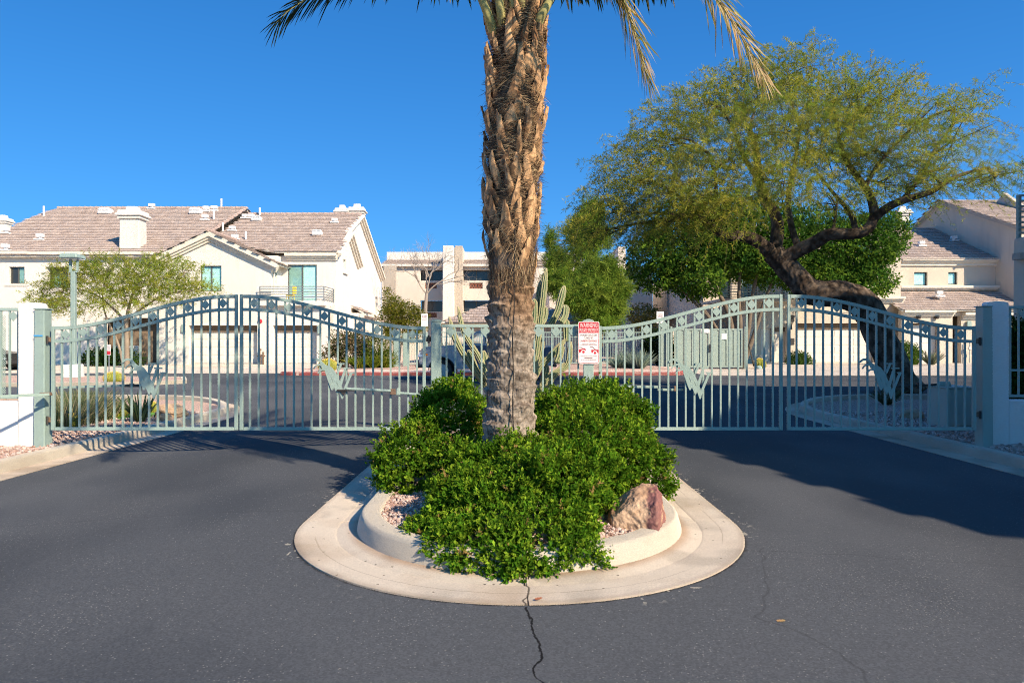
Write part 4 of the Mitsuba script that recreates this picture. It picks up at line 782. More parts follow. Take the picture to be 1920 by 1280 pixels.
# ---------------------------------------------------------------- building helpers
def wall_front(key, name, poly, holes, y, th, m, label=None):
    "wall facing the camera: polygon and holes in (x, z), front face at y"
    p = Polygon(poly)
    for h in holes: p = p.difference(sbox(*h))
    return put(name, plate(p, y, y + th), m, key, label=label)
def wall_side(key, name, poly, holes, x, th, m, sgn=1):
    "wall in (y, z), outer face at x, body on the side -sgn"
    p = Polygon(poly)
    for h in holes: p = p.difference(sbox(*h))
    return put(name, plate_x(p, min(x, x - sgn * th), max(x, x - sgn * th)), m, key)
def window(key, x0, x1, z0, z1, y, mid=True, fill='blind_teal', fill2=None, recess=0.12, sill=False, name='window', fr='frame_dark'):
    w = put(name, [box(x0, x1, y + recess, y + recess + .06, z1 - .06, z1), box(x0, x1, y + recess, y + recess + .06, z0, z0 + .06), box(x0, x0 + .06, y + recess, y + recess + .06, z0 + .06, z1 - .06), box(x1 - .06, x1, y + recess, y + recess + .06, z0 + .06, z1 - .06)] + ([box((x0 + x1) / 2 - .035, (x0 + x1) / 2 + .035, y + recess - .004, y + recess + .056, z0 + .06, z1 - .06)] if mid else []), fr, key)
    xm = (x0 + x1) / 2
    for a, b, f in ([(x0 + .06, xm, fill), (xm, x1 - .06, fill2 or fill)] if mid else [(x0 + .06, x1 - .06, fill)]):
        if f.startswith('blind'):
            n = max(6, int((z1 - z0) / 0.09)); h = (z1 - z0 - .12) / n
            put('blind', [beam((a, y + recess + .08 + .0, z0 + .06 + h * (k + .5)), (b, y + recess + .08, z0 + .06 + h * (k + .5)), 0.012, h * 0.96, (0, 0.12, 1)) for k in range(n)] + [box(a, b, y + recess + .13, y + recess + .135, z0 + .06, z1 - .06)], f, w)
            put('pane', (np.array([[a, y + recess + .03, z0 + .05], [b, y + recess + .03, z0 + .05], [b, y + recess + .03, z1 - .05], [a, y + recess + .03, z1 - .05]]), np.array([[0, 1, 2, 3]])), 'glass', w)
        else: put('pane', box(a, b, y + recess + .03, y + recess + .05, z0 + .05, z1 - .05), f, w)
    if sill: put('sill', box(x0 - .25, x1 + .25, y - .06, y + .05, z0 - .14, z0 - .03), 'stucco_trim', w)
    return w
def garage(key, x0, x1, z1, y, depth=0.55, m='door_white', rows=4, colsn=4, lintel='brown_paint'):
    d = thing_part(key, 'garage_door'); yb = y + depth
    put('backing', box(x0, x1, yb + .03, yb + .06, 0, z1), m, d) if False else None
    g = 0.015; W = (x1 - x0) / colsn; H = z1 / rows; scene[d] = mikit.ply(box(x0 - .05, x1 + .05, yb + .025, yb + .06, 0.01, z1 + .05), m)
    for r_ in range(rows):
        for c_ in range(colsn):
            a, b = x0 + c_ * W, x0 + (c_ + 1) * W
            put('panel', cbox(a + g + .04, b - g - .04, yb, yb + .024, r_ * H + g + .05, (r_ + 1) * H - g - .05, 0.012), m, d)
    for r_ in range(1, rows): pass
    for s, xa in ((-1, x0), (1, x1)): put('jamb', box(xa, xa + s * .05, y + .30, yb + .02, 0.01, z1 + .0), 'brown_paint', d)
    put('header', box(x0 - .05, x1 + .05, y + .322, yb + .02, z1 + .001, z1 + .06), lintel, d)
    return d
def thing_part(key, name): return numbered(f'{key}__{name}')
def tile_roof(key, p0, along, upv, poly, name='roof', seed=0, base=((0.345, 0.275, 0.24), (0.31, 0.245, 0.215), (0.385, 0.31, 0.27), (0.335, 0.275, 0.25)), row=0.42, colw=0.32, soffit=True):
    "flat tile roof plane: p0 eave corner, unit vectors along the eave and up the slope, polygon in (s, t)"
    r = np.random.default_rng(seed); p0 = np.array(p0, float); a = unit(np.array(along, float)); u = unit(np.array(upv, float)); n = np.cross(a, u)
    if n[2] < 0: n = -n
    pg = Polygon(poly); x0, y0, x1, y1 = pg.bounds
    # deck
    dk = trimesh.creation.extrude_polygon(pg, 0.10, engine='earcut'); v = dk.vertices
    deck = put(name, trimesh.Trimesh(p0 + v[:, :1] * a + v[:, 1:2] * u + (v[:, 2:] - 0.13) * n, dk.faces, process=False), 'stucco_trim', key)
    S_, T_ = [], []
    for k in range(int((y1 - y0) / row) + 1):
        off = (k % 2) * colw / 2
        xs = np.arange(x0 - colw + off, x1 + colw, colw); S_.append(xs); T_.append(np.full(len(xs), y0 + k * row))
    S_, T_ = np.concatenate(S_), np.concatenate(T_); ok = contains_xy(pg.buffer(0.02), S_ + colw / 2, T_ + row * 0.5); S_, T_ = S_[ok], T_[ok]; k = len(S_)
    g = 0.012; lift = r.uniform(0.0, 0.006, k); h0, h1, th = 0.05 + lift, 0.0, 0.034; t0 = T_ - 0.06 + r.normal(0, 0.006, k); t1 = np.minimum(T_ + row, y1)
    V = np.empty((k, 8, 3))
    for q, (s, t, h) in enumerate([(S_ + g, t0, h0), (S_ + colw - g, t0, h0), (S_ + colw - g, t1, 0 * lift), (S_ + g, t1, 0 * lift), (S_ + g, t0, h0 + th), (S_ + colw - g, t0, h0 + th), (S_ + colw - g, t1, 0 * lift + th), (S_ + g, t1, 0 * lift + th)]):
        V[:, q] = p0 + s[:, None] * a + t[:, None] * u + h[:, None] * n - 0.03 * n
    Q = np.array([[4, 5, 6, 7], [0, 1, 5, 4], [1, 2, 6, 5], [3, 0, 4, 7]]); Fc = (np.arange(k) * 8)[:, None, None] + Q
    pal = np.array(base)[r.integers(0, len(base), k)] * r.uniform(0.92, 1.08, (k, 1))
    put('roof_tile', (V.reshape(-1, 3), Fc.reshape(-1, 4)), 'vcol', deck, kind='stuff', color=np.repeat(pal, 8, 0))
    return deck
def cornice(key, p, q, out, drop=0.42, m='stucco_trim', name='cornice'):
    "three stepped mouldings along p-q; out = outward horizontal unit vector"
    p, q, o = np.array(p, float), np.array(q, float), np.array(out, float); d = unit(q - p); up = np.cross(d, o); up = up if up[2] > 0 else -up
    ms = []
    for w, z0, z1 in ((0.42, 0.0, 0.17), (0.28, 0.172, 0.29), (0.14, 0.292, drop)):
        c = -up * (z0 + z1) / 2 + o * w / 2; ms.append(beam(p + c, q + c, w, z1 - z0, up))
    return put(name, ms, m, key)
def ridge_caps(key, p, q, w=0.24, m=None):
    p, q = np.array(p, float), np.array(q, float); n = max(2, int(np.linalg.norm(q - p) / 0.42)); ms = []
    for k in range(n):
        a, b = p + (q - p) * k / n, p + (q - p) * (k + 0.93) / n; ms.append(tube([a + [0, 0, .02], b], [w / 2, w / 2 * 0.9], 8))
    put('ridge_cap', ms, 'roof_cap', key, kind='stuff')
mat('roof_cap', speck((0.40, 0.30, 0.26), 0.25, 3, 20), 0.85)
def vent(key, at, kind, s=1.0):
    x, y, z = at
    if kind == 'pipe': put('vent_pipe', tube([(x, y, z - .1), (x, y, z + 0.75 * s)], 0.07, 8), 'sign_white', key)
    elif kind == 'stub': put('vent_pipe', [tube([(x, y, z - .1), (x, y, z + .38 * s)], 0.10, 8), box(x - .2, x + .2, y - .18, y + .1, z + .2 * s, z + .42 * s), box(x - .3, x + .3, y - .25, y + .25, z - .02, z + .08)], 'sign_white', key)
    else: put('roof_vent', [cbox(x - .45 * s, x + .45 * s, y - .35, y + .6, z - .05, z + .42 * s, 0.05)] + [box(x - .4 * s, x + .4 * s, y - .37, y - .345, z + .05 + .11 * q, z + .08 + .11 * q) for q in range(3)], 'sign_white', key)
def lamp_wall(key, x, y, z):
    w = put('wall_lamp', cbox(x - .12, x + .12, y - .22, y - .002, z - .22, z + .18, 0.02), 'dark_metal', key); put('lamp_shade', cbox(x - .16, x + .16, y - .27, y - .001, z + .181, z + .25, 0.01), 'dark_metal', w)

# ---------------------------------------------------------------- left town houses
HL = thing('townhouse', 'long white stucco town house with brown tile roof, chimney and balcony at left', 'house')
Y1, Y2 = 43.0, 45.0
f = lambda px, py: pw(px, py, Y1)
def fb(x0, y0, x1, y1, Y=Y1): a, b = pw(x0, y1, Y), pw(x1, y0, Y); return (a[0], a[1], b[0], b[1])
zc1 = rz(474, Y1)
XG0, XG1, XGP = rx(303, Y1), rx(508, Y1), rx(396, Y1)
gz = lambda x: rz(441, Y1) - 0.47 * abs(x - XGP)
holes = [fb(17, 500, 46, 532), fb(86, 500, 128, 540), fb(375, 498, 415, 546), fb(195, 596, 298, 720), fb(354, 610, 482, 720), fb(512, 610, 594, 720)]
wall_front(HL, 'wall', [(rx(-160, Y1), -0.2), (rx(616, Y1), -0.2), (rx(616, Y1), rz(566, Y1)), (XG1, rz(566, Y1)), (XG1, gz(XG1)), (XGP, gz(XGP)), (XG0, gz(XG0)), (XG0, zc1), (rx(-160, Y1), zc1)], holes, Y1, 0.4, 'stucco_white')
put('bay_corner', box(rx(61, Y1) - 2.2, rx(61, Y1), Y1 - 0.003, Y1 - 0.0, 0, 0.01), 'stucco_white', HL) if False else None
window(HL, *[fb(17, 500, 46, 532)[q] for q in (0, 2, 1, 3)], Y1, True, 'window_dark', 'blind_teal_dark', 0.15, True)
a = fb(86, 500, 128, 540); window(HL, a[0] + .1, a[2] - .1, a[1] + .05, a[3] - .35, Y1 + 0.3, True, 'blind_teal_dark', 'blind_teal_dark', 0.2)
a = fb(375, 498, 415, 546); window(HL, a[0], a[2], a[1], a[3], Y1, True, 'blind_teal', 'blind_teal', 0.14)
a = fb(195, 596, 298, 720); put('entry_recess', [box(a[0] - .02, a[2] + .02, Y1 + 0.95, Y1 + 1.0, 0, a[3] + .05), box(a[0] - .03, a[0], Y1 + 0.6, Y1 + 1, 0, a[3]), box(a[2], a[2] + .03, Y1 + .6, Y1 + 1, 0, a[3])], 'brown_paint', HL, label='brown recessed entry behind the tree')
put('entry_wall', box(rx(222, Y1), rx(268, Y1), Y1 - 0.6, Y1 - 0.4, 0, rz(648, Y1)), 'stucco_white', HL)
for x0, x1 in ((354, 482), (512, 594)):
    a = fb(x0, 610, x1, 683); garage(HL, a[0], a[2], a[3] - 0.40, Y1, 0.42); put('garage_header', box(a[0] - .05, a[2] + .05, Y1 + .43, Y1 + .55, a[3] - .40, a[3] + .1), 'brown_paint', HL)
# body behind the front wall
put('rear_body', box(rx(-160, Y1), rx(616, Y1) , Y1 + 1.15, 60, -0.2, rz(567, Y1)), 'stucco_white', HL)
put('upper_body', box(rx(-160, Y1), XG1 - .01, Y1 + 1.15, 60, rz(566, Y1), zc1 - .02), 'stucco_white', HL)
XS = -11.6
wall_front(HL, 'wall', [(XG1 - 1.2, rz(566, Y1) - 0.3), (XS, rz(566, Y1) - 0.3), (XS, rz(480, Y2)), (XG1 - 1.2, rz(480, Y2))], [fb(539, 496, 594, 568, Y2)], Y2, 0.3, 'stucco_white')
wall_side(HL, 'side_wall', [(Y1 + .6, gz(XG1) - .02), (Y2, gz(XG1) - .02), (Y2, rz(566, Y1)), (Y1 + .6, rz(566, Y1))], [(43.75, rz(533, 44), 44.25, rz(505, 44))], XG1, 0.25, 'stucco_white')
put('window', box(XG1 - .2, XG1 - .15, 43.75, 44.25, rz(533, 44), rz(505, 44)), 'blind_teal_dark', HL)
a = fb(539, 496, 594, 568, Y2); window(HL, a[0], a[2], a[1] - .1, a[3], Y2, True, 'blind_teal_dark', 'blind_teal', 0.12, name='sliding_door')
lamp_wall(HL, rx(522, Y2), Y2, rz(514, Y2))
# balcony
bz = rz(565, Y1); bt = rz(537, 42.5); byf = 42.6; bx0, bx1 = rx(487, 42.6), rx(607, 42.6)
put('balcony_slab', box(bx0, bx1 + .05, byf - .05, Y2 - .002, bz - .28, bz), 'stucco_white', HL)
br = put('balcony_railing', [box(bx0 - .03, bx0 + .03, byf, byf + .05, bz, bt), box(bx1 - .03, bx1 + .03, byf, byf + .05, bz, bt), box(bx1 - .03, bx1 + .03, Y2 - .06, Y2 - .01, bz, bt)], 'grey_metal', HL)
for k in range(6):
    z = bz + 0.1 + (bt - bz - 0.1) * k / 5; put('rail', [box(bx0 - .03, bx1 + .03, byf - .015, byf - .0, z - .03, z + .03)], 'grey_metal', br); put('rail', beam((bx1 + .035, byf, z), (bx1 + .035, Y2 - .01, z), .03, .05), 'grey_metal', br)
put('wall_box', cbox(rx(596, Y1), rx(603, Y1), Y1 - .15, Y1 - .002, rz(626, Y1), rz(609, Y1), .02), 'gate_paint', HL); put('wall_box', cbox(rx(341, Y1), rx(349, Y1), Y1 - .15, Y1 - .002, rz(623, Y1), rz(608, Y1), .02), 'gate_paint', HL)
put('fire_bell', lathe([(0, 0), (.14, 0), (.14, .08), (0, .1)], 14, (0, 0, 0)).apply_transform(trimesh.transformations.rotation_matrix(np.pi / 2, (1, 0, 0))).apply_translation((rx(488, Y1), Y1 - .01, rz(602, Y1))), 'sign_red', HL)
put('fire_riser', [tube([(rx(489, Y1), Y1 - .2, .0), (rx(489, Y1), Y1 - .2, .9), (rx(489, Y1), Y1 - .02, .95)], .06, 8), tube([(rx(496, Y1), Y1 - .25, .0), (rx(496, Y1), Y1 - .25, .8)], .06, 8), tube([(rx(485, Y1), Y1 - .25, .55), (rx(500, Y1), Y1 - .25, .55)], .05, 8)], 'rust_metal', HL)
# side wall with two gables
rdgY, rdgZ, evZ = 53.6, 11.45, rz(478, Y2)
wall_side(HL, 'gable_wall', [(Y2 + .3, -0.2), (62.5, -0.2), (62.5, 7.3), (rdgY, rdgZ - .1), (Y2 + .3, evZ + .35)], [(60, 3.9, 61, 5.4)], -12.0, 0.3, 'stucco_white')
wall_side(HL, 'gable_wall', [(Y2, -0.2), (51.2, -0.2), (51.2, evZ), (48.3, 9.0), (Y2, evZ + .1)], [fbx for fbx in [(47.0, rz(506, 47.5), 47.7, rz(487, 47.5))]], XS, 0.38, 'stucco_white')
put('window', box(XS - .3, XS - .25, 46.95, 47.75, rz(508, 47.5), rz(486, 47.5)), 'blind_teal_dark', HL)
put('window_ledge', box(XS, XS + .12, 46.8, 48, rz(514, 47.5), rz(512, 47.5)), 'stucco_trim', HL)
put('downpipe', tube([(XS - .2, 51.35, .2), (XS - .2, 51.35, 6)], .05, 6), 'grey_metal', HL)
# roofs
E1 = (rx(-160, Y1), Y1 - .42, rz(478, Y1 - .42)); slopeL = unit(np.array([0, 11.5, 5.18])); lenL = math.hypot(11.5, 5.18); XV = -21.0
gx0 = XG0 - .1 - E1[0]; gx1 = XV - E1[0]; s107 = rx(107, 54) - E1[0]
def st1(px, py):
    Y = 43.0
    for _ in range(40): Y = Y1 - .42 + (rz(py, Y) - E1[2]) / (5.18 / 11.5)
    return (rx(px, Y) - E1[0], (Y - E1[1]) / slopeL[1])
roof = tile_roof(HL, E1, (1, 0, 0), slopeL, [(0, 0), (gx0, 0), (XV - E1[0] , 2.6), (XV - E1[0], lenL), (s107, lenL), st1(58, 408), st1(0, 436), st1(-60, 462), (0, 0.3)], seed=1)
ridge_caps(roof, np.array(E1) + np.array([s107, 0, 0]) + slopeL * lenL, np.array(E1) + np.array([gx1, 0, 0]) + slopeL * lenL)
ridge_caps(roof, np.array(E1) + np.array([gx1, 0, 0]) + slopeL * 2.6, np.array(E1) + np.array([gx1, 0, 0]) + slopeL * lenL)
# gable roof over the projecting bay
for sgn in (-1, 1):
    ex = XG0 - .5 if sgn < 0 else XG1 + .55; ez = gz(XGP) + .22 - .47 * abs(ex - XGP); upv = np.array([XGP - ex, 0, gz(XGP) + .22 - ez]); Ls = np.linalg.norm(upv)
    q = tile_roof(HL, (ex, Y1 - .45, ez), (0, 1, 0), upv, [(0, 0), (2.4 if sgn > 0 else 0.9, 0), (5.4, Ls), (0, Ls)], seed=3 + sgn, name='bay_roof')
    pa = (ex, Y1 - .02, ez - .14); pb = (XGP, Y1 - .02, gz(XGP) + .08); cornice(HL, pa, pb, (0, -1, 0), name='gable_cornice')
ridge_caps(HL, (XGP, Y1 - .5, gz(XGP) + .25), (XGP, Y1 + 4.6, gz(XGP) + .25))
cornice(HL, (rx(62, Y1), Y1 - .0, zc1 + .02), (XG0 - .4, Y1, zc1 + .02), (0, -1, 0)); cornice(HL, (rx(-160, Y1), Y1 + .0, zc1 + .06), (rx(58, Y1), Y1, zc1 + .06), (0, -1, 0), drop=0.36)
# right part roof
E2 = (XG1 - 5.5, Y2 - .42, rz(471, Y2 - .42)); up2 = unit(np.array([0, rdgY - Y2 + .42, rdgZ - E2[2]])); len2 = np.linalg.norm([rdgY - Y2 + .42, rdgZ - E2[2]]); w2 = -11.35 - E2[0]
r2 = tile_roof(HL, E2, (1, 0, 0), up2, [(5.2, 0), (w2, 0), (w2, 3.2), (w2 - .45, 4.6), (w2 - .45, len2), (0.0, len2), (0.0, 2.4)], seed=9)
ridge_caps(r2, np.array(E2) + up2 * len2, np.array(E2) + np.array([w2 - .4, 0, 0]) + up2 * len2)
tile_roof(HL, (-11.8, 62.8, 7.1), (-1, 0, 0), (0, rdgY - 62.8, rdgZ - 7.1), [(0, 0), (14, 0), (14, 10), (0, 10)], seed=10)
tile_roof(HL, (-21.0, 65.6, 6.8), (-1, 0, 0), (0, -11.5, 5.15), [(0, 0), (20, 0), (14.6, 12.5), (0, 12.5)], seed=11)
cornice(HL, (XG1 + .3, Y2, rz(476, Y2)), (XS + .1, Y2, rz(476, Y2)), (0, -1, 0))
for (ya, za, yb, zb, x) in ((Y2 - .3, evZ + .1, 48.3, 9.2, XS), (48.3, 9.2, 51.5, evZ + .05, XS), (48.9, 9.35, rdgY, rdgZ - .05, -12.0), (rdgY, rdgZ - .05, 62.6, 7.25, -12.0)):
    cornice(HL, (x, ya, za), (x, yb, zb), (1, 0, 0), name='verge_trim')
# chimneys
def chimney(key, x, y, w, d, z0, z1):
    c = put('chimney', cbox(x - w / 2, x + w / 2, y, y + d, z0, z1 - .55, .03), 'stucco_white', key)
    for k, (o, a, b) in enumerate(((.10, .549, .36), (.20, .359, .20), (.10, .199, .0))): put('chimney_cap', cbox(x - w / 2 - o, x + w / 2 + o, y - o, y + d + o, z1 - a, z1 - b, .03), 'stucco_white', c)
    put('flue', cbox(x - w * .28, x + w * .28, y + d * .2, y + d * .8, z1, z1 + .3, .03), 'stucco_white', c)
chimney(HL, rx(245, 44), 43.8, 1.3, 1.1, 6.5, rz(395, 44))
for px, py in ((640, 390), (668, 388)): chimney(HL, rx(px, 56), 56, 0.9 if px < 650 else 1.1, 1.0, 9.0, rz(py, 56))
def on1(px, py):
    for _ in range(1): pass
    Y = 43.0
    for _ in range(40): Y = Y1 - .42 + (rz(py, Y) - E1[2]) / (5.18 / 11.5)
    return (rx(px, Y), Y, rz(py, Y))
def on2(px, py):
    Y = 46.0
    for _ in range(40): Y = E2[1] + (rz(py, Y) - E2[2]) / (up2[2] / up2[1])
    return (rx(px, Y), Y, rz(py, Y))
for px, py, kd in ((198, 401, 'vent'), (368, 401, 'vent'), (82, 405, 'pipe'), (76, 450, 'stub'), (12, 438, 'stub'), (11, 470, 'stub'), (387, 397, 'stub'), (402, 396, 'stub'), (385, 413, 'stub'), (415, 390, 'pipe'), (401, 412, 'pipe'), (285, 392, 'stub')): vent(HL, on1(px, py), kd)
for px, py, kd in ((460, 410, 'stub'), (472, 410, 'stub'), (482, 414, 'vent'), (487, 404, 'pipe'), (418, 433, 'pipe'), (436, 433, 'stub'), (441, 449, 'stub'), (461, 450, 'pipe'), (628, 418, 'stub'), (596, 441, 'vent')): vent(HL, on2(px, py), kd, 0.8)
# small porch roof on the gable side
tile_roof(HL, (-10.6, 49.0, 3.55), (0, 1, 0), (-1.0, 0, .5), [(0, 0), (3.0, 0), (3.0, 1.12), (0, 1.12)], seed=14, name='porch_roof'); tile_roof(HL, (-10.3, 54.0, 3.0), (0, 1, 0), (-1.7, 0, .9), [(0, 0), (3.0, 0), (3.0, 1.8), (0, 1.8)], seed=15, name='porch_roof')
put('porch_wall', box(-12, -10.9, 49.1, 51.9, -.2, 3.5), 'stucco_white', HL); put('porch_wall', box(-12, -10.6, 54.1, 56.9, -.2, 2.95), 'stucco_white', HL)
cornice(HL, (-10.9, 49.0, 3.45), (-10.9, 52, 3.45), (1, 0, 0)); 
# unit behind with its recessed gable, far left
HB = thing('townhouse', 'white town house chimney showing behind the left roof at the left edge', 'house')
put('body', box(-62, rx(30, 66), 66, 74, -.2, rz(446, 66)), 'stucco_white', HB); chimney(HB, rx(1, 67), 67, 1.0, 1.0, 7, rz(408, 67))
ch = thing('balcony_chair', 'yellow moulded chair on the left house balcony', 'chair'); cxx, cyy = rx(546, 43.4), 43.4
put('seat', cbox(cxx - .28, cxx + .22, cyy - .25, cyy + .25, bz + .38, bz + .44, .02), 'chair_yellow', ch); put('backrest', [cbox(cxx + .13, cxx + .22, cyy - .25, cyy + .25, bz + .45, bz + 1.0, .04)], 'chair_yellow', ch)
for sx in (-.24, .16):
    for sy in (-.2, .2): put('leg', tube([(cxx + sx, cyy + sy, bz + .005), (cxx + sx, cyy + sy, bz + .379)], .022, 6), 'chair_yellow', ch)

# ---------------------------------------------------------------- three storey apartment block
HA = thing('apartment_building', 'three storey beige apartment block seen between the house and the palm', 'building')
YA = 72.0
fa = lambda x0, y0, x1, y1: fb(x0, y0, x1, y1, YA)
hs = [fa(868, 506, 917, 526), fa(868, 563, 917, 584), fa(788, 506, 830, 526), fa(788, 563, 830, 584), fa(719, 509, 743, 531), fa(930, 506, 980, 526)]
hl = [fa(880, 530, 905, 541), fa(797, 530, 819, 541), fa(797, 586, 819, 595), fa(880, 588, 905, 596)]
wall_front(HA, 'wall', [(rx(715, YA), -.2), (rx(1100, YA), -.2), (rx(1100, YA), rz(498, YA)), (rx(715, YA), rz(498, YA))], hs + hl, YA, .5, 'stucco_far')
for h in hs: w = put('window', box(h[0], h[2], YA + .9, YA + .95, h[1], h[3]), 'window_dark', HA); put('frame', [box((h[0] + h[2]) / 2 - .05, (h[0] + h[2]) / 2 + .05, YA + .86, YA + .898, h[1], h[3]), box(h[0], h[2], YA + .86, YA + .898, h[3] - .08, h[3])], 'frame_dark', w)
for h in hl:
    ms = [beam((h[0] + (h[2] - h[0]) * a, YA + .15, h[1]), (h[0] + (h[2] - h[0]) * b, YA + .15, h[3]), .06, .08, (0, 1, 0)) for k in range(5) for a, b in ((k / 5, (k + 1) / 5), ((k + 1) / 5, k / 5))]
    put('lattice', ms, 'lattice_red', HA)
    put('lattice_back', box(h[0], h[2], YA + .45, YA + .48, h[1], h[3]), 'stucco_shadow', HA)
put('fascia', box(rx(715, YA), rx(920, YA), YA - .5, YA + .5, rz(500, YA), rz(496, YA)), 'stucco_white', HA)
put('parapet', box(rx(715, YA), rx(1100, YA), YA + 3.2, YA + 3.7, 8.0, rz(472, YA + 3)), 'stucco_white', HA); put('roof_slab', box(rx(715, YA), rx(1100, YA), YA + .5, YA + 14, rz(498, YA) - .4, rz(498, YA)), 'stucco_far', HA)
tile_roof(HA, (rx(868, YA), YA - .3, rz(496, YA)), (1, 0, 0), (0, 3.4, .9), [(0, 0), (12, 0), (12, 3.5), (0, 3.5)], seed=31); tile_roof(HA, (rx(716, YA), YA - .3, rz(496, YA)), (1, 0, 0), (0, 3.4, .9), [(0, 0), (6, 0), (6, 3.5), (0, 3.5)], seed=32)
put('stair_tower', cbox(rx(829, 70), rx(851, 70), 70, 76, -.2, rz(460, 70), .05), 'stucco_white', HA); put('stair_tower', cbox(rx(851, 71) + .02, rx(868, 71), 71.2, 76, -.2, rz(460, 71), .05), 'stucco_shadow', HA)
put('blank_wing', cbox(rx(1165, 60), rx(1224, 60), 60, 72, -.2, rz(500, 60), .05), 'stucco_far', HA); put('wing_parapet', cbox(rx(1157, 62), rx(1174, 62), 62, 66, 6, rz(462, 62), .05), 'stucco_far', HA)
put('wing_body', box(rx(1030, 66), rx(1170, 66), 66, 74, -.2, rz(520, 66)), 'stucco_far', HA)
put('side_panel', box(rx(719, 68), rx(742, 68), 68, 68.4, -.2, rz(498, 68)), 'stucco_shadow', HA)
# pool pavilion
PV = thing('pool_pavilion', 'low hip-roofed pavilion behind the cactus', 'building'); YP = 40.0
px0, px1 = rx(825, YP), rx(1103, YP); ez = rz(604, YP); cxp = (px0 + px1) / 2; hw = (px1 - px0) / 2; rzp = rz(562, YP + hw * .6)
put('wall', box(px0 + .5, px1 - .5, YP + .6, YP + 7, 0, ez - .15), 'stucco_far', PV)
upf = unit(np.array([0, hw * .75, rzp - ez])); Lf = np.linalg.norm([hw * .75, rzp - ez])
tile_roof(PV, (px0, YP, ez), (1, 0, 0), upf, [(0, 0), (2 * hw, 0), (hw * 1.25, Lf), (hw * .75, Lf)], seed=41)
tile_roof(PV, (px0, YP + hw * 1.5, ez), (0, -1, 0), unit(np.array([hw * .75, 0, rzp - ez])), [(0, 0), (hw * 1.5, 0), (hw * .75, Lf)], seed=42); tile_roof(PV, (px1, YP, ez), (0, 1, 0), unit(np.array([-hw * .75, 0, rzp - ez])), [(0, 0), (hw * 1.5, 0), (hw * .75, Lf)], seed=43)
put('fascia', box(px0, px1, YP - .02, YP + .05, ez - .28, ez - .06), 'brown_paint', PV)

# ---------------------------------------------------------------- right houses
HR = thing('townhouse', 'tan stucco town house with teal windows and double garage at right', 'house')
YR = 46.0
fr_ = lambda x0, y0, x1, y1, Y=YR: fb(x0, y0, x1, y1, Y)
wall_front(HR, 'wall', [(rx(1476, YR), -.2), (rx(1689, YR), -.2), (rx(1689, YR), rz(482, YR)), (rx(1476, YR), rz(482, YR))], [fr_(1495, 606, 1641, 720)], YR, .4, 'stucco_tan')
a = fr_(1495, 606, 1641, 682); garage(HR, a[0], a[2], a[3] - .38, YR, .42, colsn=4); put('garage_header', box(a[0] - .05, a[2] + .05, YR + .402, YR + .50, a[3] - .4, a[3] + .1), 'brown_paint', HR)
put('body', box(rx(1476, YR), rx(1689, YR), YR + 1.1, 60, -.2, rz(482, YR)), 'stucco_tan', HR)
cornice(HR, (rx(1476, YR), YR, rz(556, YR)), (rx(1689, YR) + .1, YR, rz(556, YR)), (0, -1, 0), name='string_course')
put('ledge', box(rx(1560, YR), rx(1690, YR), YR - .05, YR - .002, rz(586, YR), rz(573, YR)), 'stucco_tan', HR)
for py in (597, 640): put('wall_vent', box(rx(1482, YR), rx(1489, YR), YR - .06, YR - .002, rz(py + 6, YR), rz(py - 6, YR)), 'dark_metal', HR)
lamp_wall(HR, rx(1660, YR), YR, rz(607, YR)); lamp_wall(HR, rx(1480, YR), YR, rz(612, YR))
YB = 48.0; XR3 = 34.0
hw_ = [fr_(1714, 510, 1739, 535, YB), fr_(1778, 510, 1795, 533, YB)]
wall_front(HR, 'wall', [(rx(1684, YB), 2.5), (XR3, 2.5), (XR3, rz(486, YB)), (rx(1684, YB), rz(486, YB))], hw_, YB, .4, 'stucco_tan')
for h, fl in zip(hw_, ('blind_teal', 'blind_teal')): window(HR, h[0], h[2], h[1], h[3], YB, False, fl, None, .14)
cornice(HR, (rx(1687, YB), YB, rz(485, YB)), (XR3, YB, rz(485, YB)), (0, -1, 0), drop=.5)
up3 = np.array([0, 7.6, rz(427, YB + 7.2) - rz(486, YB - .4)]); L3 = np.linalg.norm(up3)
rr3 = tile_roof(HR, (rx(1660, YB), YB - .4, rz(486, YB - .4)), (1, 0, 0), up3, [(0, 0), (XR3 - rx(1660, YB), 0), (XR3 - rx(1660, YB), L3), (0, L3)], seed=51)
put('body', box(rx(1684, YB), XR3, YB + 1, 60, -.2, rz(486, YB)), 'stucco_tan', HR)
def onr(px, py):
    Y = YB
    for _ in range(40): Y = YB - .4 + (rz(py, Y) - rz(486, YB - .4)) / (up3[2] / up3[1])
    return (rx(px, Y), Y, rz(py, Y))
vent(HR, onr(1727, 462), 'stub', .9); vent(HR, onr(1788, 452), 'stub', .9)
chimney(HR, rx(1696, 56), 56, .9, .9, 8, rz(392, 56))
cornice(HR, (rx(1684, YB), YB - .0, rz(536, YB)), (XR3, YB, rz(536, YB)), (0, -1, 0), drop=.3, name='string_course')
YL = 45.2; zl0 = rz(580, YL - .4); up4 = np.array([0, YB - YL + .4, rz(545, YB) - zl0]); L4 = np.linalg.norm(up4)
tile_roof(HR, (rx(1684, YL), YL - .4, zl0), (1, 0, 0), up4, [(0, 0), (9.6, 0), (9.6, L4), (0, L4)], seed=52, name='lower_roof'); vent(HR, (rx(1760, 46.3), 46.3, rz(556, 46.3)), 'stub', .9)
hh = [fr_(1706, 606, 1762, 720, YL), fr_(1786, 592, 1802, 720, YL), fr_(1868, 606, 1890, 720, YL)]
wall_front(HR, 'wall', [(rx(1690, YL), -.2), (36, -.2), (36, rz(582, YL)), (rx(1690, YL), rz(582, YL))], hh, YL, .4, 'stucco_tan')
